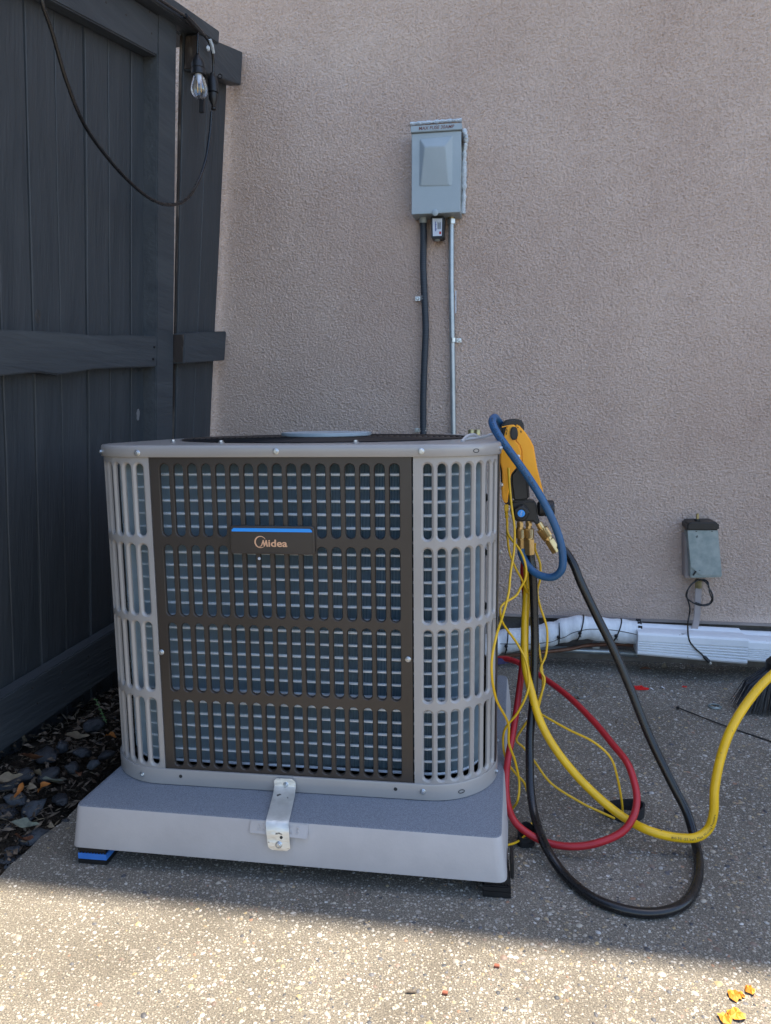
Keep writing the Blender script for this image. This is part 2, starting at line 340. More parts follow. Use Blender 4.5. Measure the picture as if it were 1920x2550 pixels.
# ================================================================== SETTING
g = B().add([(-80, -80, -.14), (80, -80, -.14), (80, 80, -.14), (-80, 80, -.14)], [(0, 1, 2, 3)]).build('ground', mat('yard_ground', (.16, .15, .12), (.24, .22, .18), rough=.95, nscale=.8)); tag(g, kind='structure')
# patio slab: left edge runs beside the gravel bed
ex = lambda y: -.852 + .045 * (y - .07) + .004 * sin(y * 23) + .003 * sin(y * 61)
ys = [-7] + list(np.arange(-1.2, 1.2, .03)) + [1.2]
left = [(ex(y) if y > -1.3 else -.92, y) for y in ys]
tp = [(x, y, 0) for x, y in left]; lp = [(x + .004, y, -.004) for x, y in left]
s = B(); poly_top = [(x + .004, y, 0) for x, y in left] + [(9, 1.2, 0), (9, -7, 0)]
s.add(poly_top, [tuple(range(len(poly_top)))[::-1]])
s.loft([[(x + .004, y, 0) for x, y in left], [(x, y, -.006) for x, y in left], [(x - .002, y, -.14) for x, y in left]], closed=False)
s.add([(-.92, -7, 0), (9, -7, 0), (9, -7, -.14), (-.92, -7, -.14)], [(0, 1, 2, 3)])
tag(s.build('patio', M['agg']), kind='structure')

# embedded pebbles as real low domes
def pebbles():
    n = 60000
    x = rng.uniform(-.85, 1.75, n); y = rng.uniform(-.62, 1.12, n)
    yc = ex(0) ; keep = x > (-.835 + .045 * (y - .07) + .006)
    # lower density toward the left/front where cement cream covers stones
    dens = .25 + .75 * np.clip((x + .75) / .75, 0, 1) ; dens *= .75 + .6 * pn(x * 5, y * 5, 3)
    dens *= np.clip(1.25 - .25 * (y < -.2) , 0, 2)
    keep &= rng.random(n) < dens
    x = x[keep]; y = y[keep]; n = len(x)
    r = np.clip(rng.lognormal(np.log(.0021), .42, n), .0010, .0068)
    ang = rng.random(n) * 2 * pi; asp = rng.uniform(.55, 1, n)
    k = 7; a = np.arange(k) * 2 * pi / k
    rad = rng.uniform(.82, 1.12, (n, k))
    def ring(f, zf, off):
        lx = np.cos(a + off)[None] * rad * r[:, None] * f; ly = np.sin(a + off)[None] * rad * (r * asp)[:, None] * f
        X = x[:, None] + lx * np.cos(ang)[:, None] - ly * np.sin(ang)[:, None]; Y = y[:, None] + lx * np.sin(ang)[:, None] + ly * np.cos(ang)[:, None]
        return np.stack([X, Y, np.broadcast_to((zf * r)[:, None], X.shape)], -1)
    h = rng.uniform(.12, .42, n)
    top = np.stack([x, y, h * r], -1)[:, None]
    co = np.concatenate([top, ring(.62, h * .8, .2), ring(1., -.05 * np.ones(n), 0)], 1)   # n,15,3
    t = []
    for i in range(k):
        j = (i + 1) % k; t += [(0, 1 + i, 1 + j), (1 + i, 1 + k + i, 1 + k + j), (1 + i, 1 + k + j, 1 + j)]
    t = np.array(t); tris = (t[None] + (np.arange(n) * (2 * k + 1))[:, None, None]).reshape(-1, 3)
    pal = np.array([(.56, .53, .47), (.62, .60, .56), (.48, .43, .35), (.36, .32, .27), (.42, .33, .21), (.52, .40, .22), (.13, .13, .14), (.08, .085, .095), (.27, .2, .16), (.40, .24, .16), (.70, .68, .64)])
    pr = np.array([.13, .05, .2, .2, .10, .04, .09, .06, .08, .03, .01]); pr /= pr.sum()
    c = pal[rng.choice(len(pal), n, p=pr)] * rng.uniform(.55, .92, (n, 1)); c = np.clip(c, 0, .75)
    col = np.concatenate([np.repeat(c[:, None], 2 * k + 1, 1), np.ones((n, 2 * k + 1, 1))], -1).reshape(-1, 4)
    return fastmesh('patio_pebbles', co.reshape(-1, 3), tris, M['pebble'], col)
tag(pebbles(), kind='stuff', label='river pebbles embedded in the concrete patio', cat='pebbles')

# soil bed between fence and slab
nx, ny = 50, 300; xs = np.linspace(-1.32, -.83, nx); yv = np.linspace(-3, 1.2, ny); X, Y = np.meshgrid(xs, yv)
Z = -.014 + .045 * np.clip((-.88 - X) / .2, 0, 1) + .02 * pn(X * 22, Y * 22, 5) + .01 * pn(X * 60, Y * 60, 6)
Z = np.where(X > -.862, -.06, Z)
idx = np.arange(nx * ny).reshape(ny, nx); q = np.stack([idx[:-1, :-1], idx[:-1, 1:], idx[1:, 1:], idx[1:, :-1]], -1).reshape(-1, 4)
tag(fastmesh('soil_bed', np.stack([X, Y, Z], -1).reshape(-1, 3), q, M['soil'], quads=True), kind='structure')

# ------------------------------------------------------------------ house wall
house = thing('house', 'house wall of tan pink rough stucco above a dark concrete foundation', 'house', tuple(wl(0, 0)))
def stucco():
    step = .0025
    us = np.concatenate([np.linspace(-4, -1.3, 12), np.arange(-1.28, 1.12, step), np.linspace(1.14, 6, 20)])
    zs = np.concatenate([[.152], np.arange(.158, 2.42, step), np.linspace(2.44, 5.42, 4)])
    U, Zz = np.meshgrid(us, zs)
    w1 = pn(U * 70, Zz * 70, 11); w2 = pn(U * 70, Zz * 70, 12)
    a = pn(U * 165 + w1 * 1.2, Zz * 240 + w2 * 1.2, 13); b = pn(U * 260 + w2 * 1.5, Zz * 340 + w1, 14); c_ = pn(U * 350, Zz * 400, 17)
    hgt = np.tanh(a * 2.6) * .5 + np.tanh(b * 2.6) * .5 + c_ * .8
    big = pn(U * 3.1, Zz * 2.7, 15) * .003 + pn(U * 9, Zz * 9, 16) * .0012
    env = np.clip((Zz - .156) / .02, 0, 1)
    env = env * ((U > -1.28) & (U < 1.13))
    off = hgt * .0036 * env + big * env
    P = WP[None, None] + U[..., None] * WD - off[..., None] * WN; P[..., 2] = Zz
    n1, n2 = U.shape; idx = np.arange(n1 * n2).reshape(n1, n2)
    q = np.stack([idx[:-1, :-1], idx[:-1, 1:], idx[1:, 1:], idx[1:, :-1]], -1).reshape(-1, 4)
    o = fastmesh('stucco_wall', (P - WP).reshape(-1, 3), q, M['stucco'], quads=True); return o
o = stucco(); o.parent = house
u0, u1 = -4, 6
B().fbox(wl(u0, .143, -.03), WD * (u1 - u0), WN * -.034, (0, 0, .0085)).build('weep_screed', mat('screed_paint', (.33, .28, .255), (.28, .24, .22), rough=.85, nscale=20, bump=.6, bscale=120), house)
b = B(); b.fbox(wl(u0, -.14, -.025), WD * (u1 - u0), WN * .3, (0, 0, .285)); b.build('foundation', M['concrete_old'], house)
b = B(); b.fbox(wl(u0, .152, -.012), WD * (u1 - u0), WN * .2, (0, 0, 5.3)); b.build('wall_core', M['stucco'], house)
EH = 5.4; EO = .49
b = B(); b.fbox(wl(u0, EH, EO), WD * (u1 - u0), WN * 5.0, (0, 0, .16)); b.build('eave', M['roof'], house)

# ================================================================== FENCE
fence = thing('fence', 'dark slate painted wooden fence with vertical boards leaning beside the stucco wall', 'fence', (-1.07, .149, 0))
def board(y0t, y1t, y0b, y1b, zt, zb, off, th=.018, name='board', m=None, wob=.0012):
    """vertical board in the fence plane; y at z=1.65 (t) and z=.70 (b)"""
    nz = 14; rings = []
    for i in range(nz):
        z = zb + (zt - zb) * i / (nz - 1); k = (z - .70) / .95
        a = y0b + (y0t - y0b) * k + random.uniform(-wob, wob); c = y1b + (y1t - y1b) * k + random.uniform(-wob, wob)
        rings.append([fp(a, z, off), fp(c, z, off), fp(c, z, off - th), fp(a, z, off - th)])
    return B().loft(rings, cap0=True, cap1=True).build(name, m or M['fence'], fence, bevel=.0015, seg=1)
seamt = [.192, .242, .338, .441, .535, .634]      # at z ~1.65
seamb = [.204, .301, .398, .500, .596, .694]
seamt[0] = .148
gp = .003
allt = [-.0 + seamt[0] - .098 * k for k in range(26, 0, -1)] + seamt + [.733]
allb = [seamb[0] - .098 * k for k in range(26, 0, -1)] + seamb + [.793]
for i in range(len(allt) - 1):
    board(allt[i] + gp, allt[i + 1] - gp, allb[i] + gp, allb[i + 1] - gp, 1.88 + .05 * allt[i], -.02, -.04 + random.uniform(-.0015, .0015))
# board beyond the post (behind) and the two boards by the wall with the daylight gap
board(.733 + gp, .775, .793 + gp, .845, 1.88, -.02, -.041)
T = [(.848, .990), (.993, 1.118)]; Bt = [(.893, 1.002), (1.005, 1.128)]
for (a, c), (d_, e_) in zip(T, Bt): board(a, c, d_, e_, 1.88, -.02, -.010, th=.012)
# sliver of bare wood along the gap
board(.842, .8475, .887, .8925, 1.86, .3, -.014, th=.007, name='bare_batten', m=M['bare'])
# post, flush with rails
rings = []
for z in np.linspace(-.02, 1.90, 10):
    k = (z - .75) / .99; y0 = .755 - .069 * k; y1 = y0 + .095
    rings.append([fp(y0, z, .002), fp(y1, z, .002), fp(y1, z, -.088), fp(y0, z, -.088)])
B().loft(rings, cap0=True, cap1=True).build('post', M['rail'], fence, bevel=.003)
for yb in (-1.7,):
    rings = [[fp(yb, z, .002), fp(yb + .09, z, .002), fp(yb + .09, z, -.088), fp(yb, z, -.088)] for z in np.linspace(-.02, 1.8, 4)]
    B().loft(rings, cap0=True, cap1=True).build('post', M['rail'], fence, bevel=.003)
def rail(pts, name='rail', off=0., th=.037, m=None, parent=None, bev=.003):
    """pts: list of (y, ztop, zbot) with front face at offset off"""
    rings = [[fp(y, zb, off), fp(y, zt, off), fp(y, zt, off - th), fp(y, zb, off - th)] for y, zt, zb in pts]
    return B().loft(rings, cap0=True, cap1=True).build(name, m or M['rail'], fence, bevel=bev)
rail([(-2.6, .86, .77), (-.8, .945, .85), (-.2, .975, .885), (.134, .992, .900), (.25, 1.001, .913), (.32, 1.006, .910), (.45, 1.011, .930), (.60, 1.026, .942), (.742, 1.037, .952)])
rail([(-2.6, .155, .03), (-.6, .185, .058), (.142, .205, .080), (.567, .231, .104), (.75, .243, .113)], off=.004, th=.04)
zt = lambda y: 1.735 + .0 + (y - .25) * .178
rail([(-2.6, 1.38, 1.27), (-.4, 1.64, 1.535), (.274, 1.765, 1.668), (.686, 1.838, 1.741)], off=0)
rail([(.686, 1.838, 1.829), (.80, 1.85, 1.842)], off=0)
# stub rails by the wall
def stub(yb, z0a, z1a, ye, z0b, z1b):
    rings = [[fp(y, zb, .03), fp(y, zt_, .03), fp(y, zt_, -.0085), fp(y, zb, -.0085)] for y, zt_, zb in
             [(yb, z1a, z0a), ((yb + ye) / 2, (z1a + z1b) / 2 + .001, (z0a + z0b) / 2), (ye, z1b, z0b)]]
    o = B().loft(rings, cap0=True, cap1=True).build('rail', M['rail'], fence, bevel=.002); return o
stub(.842, .967, 1.054, 1.122, .994, 1.088)
stub(.842, 1.772, 1.863, 1.132, 1.848, 1.945)
for z0, z1 in ((.967, 1.054), (1.772, 1.863)):
    B().prism([fp(.8415, z0 + .004, .027), fp(.8415, z0 + .004, -.006), fp(.8415, z1 - .004, -.006), fp(.8415, z1 - .004, .027)], (0, -.0025, 0)).build('cut_end', M['bare'], fence)
# cap board on top
cz = lambda y: 1.842 + (y - .70) * .178
rings = []
for y in (-2.6, -1.2, 0, .5, .75, .955):
    z = cz(y); rings.append([fp(y, z, .036), fp(y, z + .036, .036), fp(y, z + .036, -.105), fp(y, z, -.105)])
B().loft(rings, cap0=True, cap1=True).build('cap_board', M['rail'], fence, bevel=.003)
# nails, knots
for (y, z) in ((.725, 1.005), (.722, .972)):
    p = fp(y, z, .0025); B().lathe([(.0035, -.002), (.0035, .0006), (.002, .0014)], p, (1, -.08, -.1), 8).build('nail', M['blackmetal'], fence)
for yb_ in (.25, .35, .45, .55, .65):
    for dz_ in (.025, .065):
        for z0_ in (.115 + .02 * yb_, 1.725 + .14 * (yb_ - .25) - .02):
            B().lathe([(.0026, -.002), (.0026, .0004), (.0012, .0007)], fp(yb_ + random.uniform(-.012, .012), z0_ + dz_ + random.uniform(-.006, .006), .0045 if z0_ < 1 else .0005), (1, -.08, -.1), 7).build('nail', M['fence_dark'], fence)
for px, py, rr_ in ((95, 787, .011), (457, 1035, .009), (498, 812, .007)):
    p = fpix(px, py, -.0385); b = B()
    for k in range(3):
        ra = rr_ * (1 - .3 * k); ring = [fp(p[1] + ra * cos(t) * .8, p[2] + ra * 1.3 * sin(t) + random.uniform(-.001, .001), -.0395) for t in np.linspace(0, 2 * pi, 14)]
        b.tube(ring, .0011, 5)
    b.build('knot', M['fence_dark'], fence)
# lighter paint fleck on the post edge
p = fpix(343, 1033, -.0385); b = B(); ring = [fp(p[1] + .008 * cos(t) * (1 + .2 * sin(5 * t)), p[2] + .017 * sin(t), -.0385) for t in np.linspace(0, 2 * pi, 14)[:-1]]
b.prism(ring, (.0016, 0, 0)).build('bare_patch', mat('scraped_patch', (.16, .16, .165), rough=.8), fence)

# ================================================================== PAD, RISERS
pad = thing('equipment_pad', 'light gray plastic equipment pad with a grainy top under the condenser', 'equipment pad', (-.35, .27, .034))
tc_ = [(-.742, -.093), (.034, -.104), (.066, .66), (-.700, .66)]
bc_ = [(-.749, -.103), (.043, -.113), (.076, .67), (-.709, .67)]
def cornered(q, z, r=.018, n=5):
    out = []; m = len(q)
    for i in range(m):
        a, b_, c = V(q[i - 1]), V(q[i]), V(q[(i + 1) % m]); d1 = (a - b_) / np.linalg.norm(a - b_); d2 = (c - b_) / np.linalg.norm(c - b_)
        p0 = b_ + d1 * r; p1 = b_ + d2 * r
        for k in range(n):
            t = k / (n - 1); p = (1 - t) ** 2 * p0 + 2 * t * (1 - t) * b_ + t * t * p1; out.append((p[0], p[1], z))
    return out
def inset(q, d):
    c = np.mean([V(p) for p in q], 0); return [tuple(V(p) + (c - V(p)) / np.abs(c - V(p)) * d) for p in q]
b = B(); b.loft([cornered(bc_, .034), cornered(bc_, .036), cornered([tuple(.93 * V(t) + .07 * V(s_)) for t, s_ in zip(tc_, bc_)], .104, .017), cornered(inset(tc_, .001), .1085, .016)], cap0=True)
b.build('skirt', M['padm'], pad, smooth=50)
b = B(); b.loft([cornered(inset(tc_, .001), .1085, .016), cornered(inset(tc_, .004), .1105, .015)], cap1=True); b.build('top_surface', M['padtop'], pad, smooth=30)
# raised name plate with moulded size numerals, cut into the front edge
a0 = aty(617, 2040, -.1115); a1 = aty(763, 2048, -.1125)
tl = V((a0[0], -.0985, .1095)); tr = V((a1[0], -.1005, .1095)); bl = V((a0[0] - .001, -.1040 - .0005, .0875)); br = V((a1[0], -.1115 - .0005, .0875))
nrm = np.cross(tr - tl, bl - tl); nrm /= -np.linalg.norm(nrm)
if nrm[1] > 0: nrm = -nrm
b = B(); b.prism([tl + nrm * .0012, tr + nrm * .0012, br + nrm * .0012, bl + nrm * .0012], -nrm * .006)
pl = b.build('size_plate', M['padm'], pad, bevel=.0012)
uu = (tr - tl) / np.linalg.norm(tr - tl); vv = (tl - bl) / np.linalg.norm(tl - bl)
text_mesh('30', .017, 'numerals', M['padm'], pl, (tl + bl) / 2 + uu * .022 + nrm * .0016, uu, vv, .0016)
text_mesh('X 3', .017, 'numerals', M['padm'], pl, (tr + br) / 2 - uu * .026 + nrm * .0016, uu, vv, .0016)

def riser(px0, px1, y, label, blue, dep=.07):
    x0 = aty(px0, 2150, y)[0]; x1 = aty(px1, 2150, y)[0]
    t = thing('riser_block', label, 'riser block', ((x0 + x1) / 2, y + dep / 2, 0), 'rubber risers under the equipment pad')
    B().box((x0, y, 0), (x1, y + dep, .009 if blue else .012)).build('base', M['blackpl'], t, bevel=.0008)
    if blue:
        B().box((x0 + .0005, y + .0005, .0092), (x1 - .0005, y + dep, .0205)).build('blue_layer', M['bluet'], t)
        z = .0207
    else:
        B().box((x0 - .001, y - .002, .0122), (x1 - .002, y + dep, .023)).build('band', M['blackpl'], t, bevel=.002); z = .0232
    b = B(); b.box((x0 + .003, y + .004, z), (x1 - .003, y + dep, .0338))
    k = 8
    for i in range(k + 1):
        xx = x0 + .003 + (x1 - x0 - .008) * i / k; b.box((xx, y + .001, z), (xx + .003, y + .004, z + .004))
    b.box((x0 + .001, y + .0005, z + .0042), (x1 - .001, y + .0042, .0338))
    b.build('ribbed_top', M['blackpl'], t)
    return t
riser(195, 266, -.100, 'black rubber riser with a blue middle layer under the left front pad corner', True, .085)
r2 = riser(1203, 1274, -.104, 'all black rubber riser under the right front pad corner', False, .06)
B().box((.050, -.085, .0235), (.0555, -.03, .052)).build('side_lug', M['blackpl'], r2, bevel=.001)
for x, lab in ((-.62, 'black rubber riser hidden under the left rear of the pad'), (.02, 'black rubber riser under the right rear of the pad')):
    t = thing('riser_block', lab, 'riser block', (x, .6, 0), 'rubber risers under the equipment pad')
    B().box((x - .035, .57, 0), (x + .035, .64, .0338)).build('base', M['blackpl'], t, bevel=.001)

# ================================================================== CONDENSER
XL, XR, YF, YB, R = -.744, .026, 0.0, .770, .125
ac = thing('air_conditioner', 'gray and brown outdoor air conditioner condenser with slotted louvre panels on a pad', 'air conditioner', ((XL + XR) / 2, (YF + YB) / 2, .1105))
LX = XR - XL - 2 * R; LY = YB - YF - 2 * R; AR = pi / 2 * R; PER = 2 * (LX + LY) + 4 * AR
def path(s):
    """outline point and outward normal; s=0 where the right front corner begins, growing to the right and round the back"""
    s = s % PER
    segs = [('a', AR, (XR - R, YF + R), -pi / 2), ('l', LY, (XR, YF + R), (0, 1)), ('a', AR, (XR - R, YB - R), 0), ('l', LX, (XR - R, YB), (-1, 0)),
            ('a', AR, (XL + R, YB - R), pi / 2), ('l', LY, (XL, YB - R), (0, -1)), ('a', AR, (XL + R, YF + R), pi), ('l', LX, (XL + R, YF), (1, 0))]
    for k, L_, p, d in segs:
        if s <= L_ + 1e-9:
            if k == 'a':
                t = d + s / R; return V((p[0] + R * cos(t), p[1] + R * sin(t))), V((cos(t), sin(t)))
            return V((p[0] + d[0] * s, p[1] + d[1] * s)), V((d[1], -d[0]))
        s -= L_
def PT(s, z, dep=0.): p, n = path(s); return (p[0] - n[0] * dep, p[1] - n[1] * dep, z)
def ringpts(dep, z, n=160): 
    return [PT(PER * i / n, z, dep) for i in range(n)]
ZB, ZT = .1425, .7425
rows = [(.5969, .7307), (.446, .5811), (.2985, .4324), (.1481, .2821)]
zedge = [ZT, (rows[0][0] + rows[1][1]) / 2, (rows[1][0] + rows[2][1]) / 2, (rows[2][0] + rows[3][1]) / 2, ZB]
def louvre(name, s_edges, hw, m, flat=0., rim=.0022, extra0=0., extra1=0., ret=.012, rec=1.0):
    """slotted sheet. s_edges: cell boundaries; margins extra0/extra1 at both sides"""
    b = B(); NA = 7
    def F(s, z, d): return PT(s, z, d + flat)
    for ci in range(len(s_edges) - 1):
        a, c = s_edges[ci], s_edges[ci + 1]; sc_ = (a + c) / 2; w2 = (c - a) / 2
        for ri, (z0, z1) in enumerate(rows):
            zt_, zb_ = zedge[ri], zedge[ri + 1]
            ct, cb = z1 - hw, z0 + hw
            angs = [(t, ct) for t in np.linspace(0, pi, NA)] + [(t, cb) for t in np.linspace(pi, 2 * pi, NA)]
            R0 = []
            for t, c0 in angs:
                H = (zt_ - c0) if c0 == ct else (c0 - zb_); dx, dz = cos(t), sin(t)
                kx = w2 / abs(dx) if abs(dx) > 1e-6 else 1e9; kz = H / abs(dz) if abs(dz) > 1e-6 else 1e9; k = min(kx, kz)
                R0.append((sc_ + dx * k, c0 + dz * k))
            def ST(e): return [(sc_ + (hw + e) * cos(t), c0 + (hw + e) * sin(t)) for t, c0 in angs]
            rings = [[F(s_, z, 0) for s_, z in R0], [F(s_, z, 0) for s_, z in ST(rim)], [F(s_, z, .0014 * rec) for s_, z in ST(rim * .45)],
                     [F(s_, z, .0032 * rec) for s_, z in ST(0.0)], [F(s_, z, .0065) for s_, z in ST(-.0002)]]
            b.loft(rings)
    # corners of the cells where the ray map skips the rectangle corner
            for (cs, cz_, i0) in ((c, zt_, None),):
                pass
            n_ = len(angs)
            for i in range(n_):
                p, q_ = R0[i], R0[(i + 1) % n_]
                if abs(p[0] - q_[0]) > 1e-6 and abs(p[1] - q_[1]) > 1e-6:
                    cx_ = c if max(p[0], q_[0]) > sc_ + w2 - 1e-6 else a; cz2 = zt_ if max(p[1], q_[1]) > zt_ - 1e-6 else zb_
                    b.add([F(*p, 0), F(*q_, 0), F(cx_, cz2, 0)], [(0, 1, 2)])
    # side margins and folded returns
    def strip(sa, sb, n_=4):
        ss = np.linspace(sa, sb, n_); zz = zedge
        b.loft([[F(s_, z, 0) for s_ in ss] for z in zz], closed=False)
    e0, e1 = s_edges[0] - extra0, s_edges[-1] + extra1
    if extra0: strip(e0, s_edges[0])
    if extra1: strip(s_edges[-1], e1)
    for e in (e0, e1): b.add([F(e, ZB, 0), F(e, ZT, 0), F(e, ZT, ret), F(e, ZB, ret)], [(0, 1, 2, 3)])
    return b.build(name, m, ac, smooth=35)
# brown front panel: 17 columns
sx = lambda x: (x - (XR - R)) % PER if x <= XR - R else x - (XR - R)
P0 = PER  # s for front flat: s = PER - (XR-R - x)
sf = lambda x: PER - ((XR - R) - x)
pit = .02639; xs0 = -.5784 - pit / 2
louvre('front_panel', [sf(xs0 + pit * i) for i in range(18)], .0087, M['brown'], flat=.0015, rim=.0014, extra0=sf(xs0) - sf(-.6045), extra1=sf(-.126) - sf(xs0 + 17 * pit), rec=.6)
# right corner panel: first slot centre x=-.099, pitch 25.5 mm
pr_ = .0255
louvre('corner_panel', [sf(-.0985) - pr_ / 2 + pr_ * i for i in range(8)], .0076, M['gray'], rim=.0036, extra0=.0118, extra1=.0035)
e_r = sf(-.0985) - pr_ / 2 + pr_ * 7 + .0035
# left corner panel (wraps to the left side); first slot centre at px 342
xl_ = -.6265
louvre('corner_panel', [sf(xl_) + .01275 - .0255 * i for i in range(26, -1, -1)], .0076, M['gray'], rim=.0036, extra1=sf(-.6065) - (sf(xl_) + .01275), extra0=.01)
e_l = sf(xl_) + .01275 - .0255 * 26 - .01
# rear and right side: service panel (plain) + louvres at the rear
sr0 = e_r + .002
n_side = 9
b = B()
for z0_, z1_ in ((ZB, ZT),):
    s_list = np.linspace(sr0, sr0 + .30, 24)
    b.loft([[PT(s_, z, -.002) for s_ in s_list] for z in (ZB, ZT)], closed=False)
    for e in (s_list[0], s_list[-1]): b.add([PT(e, ZB, -.002), PT(e, ZT, -.002), PT(e, ZT, .01), PT(e, ZB, .01)], [(0, 1, 2, 3)])
b.build('service_panel', mat('black_side_enamel', (.022, .022, .024), (.03, .03, .032), rough=.3, nscale=9), ac, smooth=35)
rem0 = sr0 + .304 - PER; rem1 = e_l
nn = int((rem1 - rem0 - .006) / .0255)
louvre('rear_panel', [rem0 + (rem1 - .002 - rem0) * i / nn for i in range(nn + 1)], .0076, M['gray'], rim=.0036)

# base pan and top cap
TD = .011   # the lid falls slightly towards the rear
def drop(b):
    b.v = [(x, y, z - TD * max(0, y) * (1 if z > .72 else 0)) for x, y, z in b.v]; return b
b = B(); b.loft([ringpts(.012, .1105), ringpts(-.001, .1105), ringpts(-.004, .1125), ringpts(-.004, .1405), ringpts(-.003, .1425), ringpts(.0005, .1425), ringpts(.0005, .138)], cap0=True)
b.build('base_pan', M['gray'], ac, smooth=35)
cx_, cy_ = (XL + XR) / 2, (YF + YB) / 2; FR = .312
outer = ringpts(0, .764)
def circ(r, z): 
    out = []
    for p in outer:
        a = math.atan2(p[1] - cy_, p[0] - cx_); out.append((cx_ + r * cos(a), cy_ + r * sin(a), z))
    return out
b = B(); b.loft([ringpts(.003, .7425), ringpts(-.0035, .7425), ringpts(-.0045, .7435), ringpts(-.0045, .757), ringpts(-.0035, .7615), ringpts(-.001, .7637), ringpts(.006, .7645),
                 circ(FR + .03, .7650), circ(FR + .012, .7650), circ(FR, .763), circ(FR, .70)])
drop(b).build('top_cap', M['gray'], ac, smooth=50)
# fan guard: concentric wire rings and radial spokes, gently domed
b = B(); gz = lambda r: .7665 + .002 * (1 - (r / FR) ** 2)
for r in np.linspace(.075, FR + .006, 20): b.tube([(cx_ + r * cos(t), cy_ + r * sin(t), gz(min(r, FR))) for t in np.linspace(0, 2 * pi, 65)], .0017, 5, caps=False)
for k in range(24):
    t = 2 * pi * k / 24; b.tube([(cx_ + r * cos(t), cy_ + r * sin(t), gz(min(r, FR)) - .003) for r in (.07, .15, .22, FR + .014)], .0022, 5)
tag(drop(b).build('fan_guard', M['blackmetal'], ac, smooth=60), kind='stuff')
B().lathe([(.0, .0), (.09, 0), (.09, .004), (.0, .004)], (cx_, cy_, .7660 - TD * cy_), (0, 0, 1), 24).build('guard_hub', M['blackmetal'], ac)
b = B(); n_ = 12; b.prism([(cx_ + .103 * cos(2 * pi * (k + .5) / n_), cy_ + .103 * sin(2 * pi * (k + .5) / n_), .7672) for k in range(n_)], (0, 0, .0078)); b.build('motor_plate', mat('plate_paint', (.34, .40, .44), (.40, .46, .50), rough=.35, nscale=20), ac, bevel=.0012)
# fan below guard
b = B(); b.cyl((cx_, cy_, .60), (cx_, cy_, .735), .05, 20)
b.build('fan_motor', M['dark'], ac, smooth=40)
for k in range(3):
    a = 2 * pi * k / 3; pts = []
    for r in (.05, .15, .26):
        for da, dz in ((-.42, .02), (.42, -.03)): pts.append((cx_ + r * cos(a + da), cy_ + r * sin(a + da), .70 + dz))
    B().add(pts, [(0, 1, 3, 2), (2, 3, 5, 4)]).build('fan_blade', M['dark'], ac)
# coil: core, fins, tubes
b = B(); b.loft([ringpts(.0372, .150), ringpts(.0372, .738)]); b.build('coil_core', M['core'], ac, smooth=60)
nf = int(PER / .0027); vs = np.zeros((nf * 4, 3)); fs = []
for i in range(nf):
    s_ = PER * i / nf + random.uniform(-.0002, .0002); p, n_ = path(s_)
    a = p - n_ * .0275; c = p - n_ * .0368
    vs[i * 4:i * 4 + 4] = [(*a, .150), (*a, .738), (*c, .738), (*c, .150)]; fs.append((i * 4, i * 4 + 1, i * 4 + 2, i * 4 + 3))
o = B(); o.v = [tuple(v) for v in vs]; o.f = fs
tag(o.build('coil_fins', M['fin'], ac), kind='stuff')
b = B(); z = .709
while z > .14:
    b.tube([PT(PER * i / 120, z, .0314) for i in range(121)], .0030, 6, caps=False); z -= .0245
tag(b.build('coil_tubes', M['tubeal'], ac, smooth=60), kind='stuff')
# liner behind the panel seams
for za, zc in ((.1125, .146), (.735, .7425)): B().loft([ringpts(.008, za), ringpts(.008, zc)]).build('inner_flange', M['dark'], ac, smooth=60)

# screws: one shared mesh, axis along +Z
sb = B(); sb.lathe([(.0062, 0), (.0064, .0012), (.0050, .0022)], (0, 0, 0), (0, 0, 1), 16); sb.lathe([(.0042, .0022), (.0042, .0045), (.0034, .0052)], (0, 0, 0), (0, 0, 1), 6)
sb.box((-.0026, -.0005, .0051), (.0026, .0005, .0056)); sb.box((-.0005, -.0026, .0051), (.0005, .0026, .0056))
scr0 = sb.build('screw_source', M['steel'], smooth=30); scr_me = scr0.data; scr_me.name = 'screw'; bpy.data.objects.remove(scr0)
class _S: data = scr_me
def screw(p, n, parent=None, scale=1.):
    q = Vector(tuple(V(n))).to_track_quat('Z', 'Y') @ Vector((0, 0, 1)).to_track_quat('Z', 'Y')
    o = share(_S, 'screw', parent, p, q @ __import__('mathutils').Quaternion((0, 0, 1), random.random() * 3)); o.scale = (scale * .86,) * 3; return o
for px, py, y in ((342, 1128, -.0045), (687, 1124, -.0045), (1049, 1124, -.0045)): screw(aty(px, py, y), (0, -1, 0), ac)
for px, py in ((402, 1624), (1016, 1642)): screw(aty(px, py, .0013), (0, -1, 0), ac)
for px, py in ((1053, 1971),): screw(aty(px, py, -.004), (0, -1, 0), ac)
def sdep(px, py):  # base screw on the left corner curve
    best = min(np.linspace(-.25, 0, 300) + PER, key=lambda s_: 0) 
for s_, z in ((PER - LX - .035, .1265), (PER - LX - .11, .751), (.17, .752), (.165, .127), (AR + .1, .127), (AR + .02, .68), (AR + .02, .55)):
    p, n_ = path(s_); screw((p[0] + n_[0] * .004, p[1] + n_[1] * .004, z), (n_[0], n_[1], 0), ac)
for px, py in ((431, 1099), (551, 1102), (886, 1102)):
    p = gnd(px, py, .7655); screw((p[0], p[1], .7652 - TD * p[1]), (0, 0, 1), ac, 1.15)
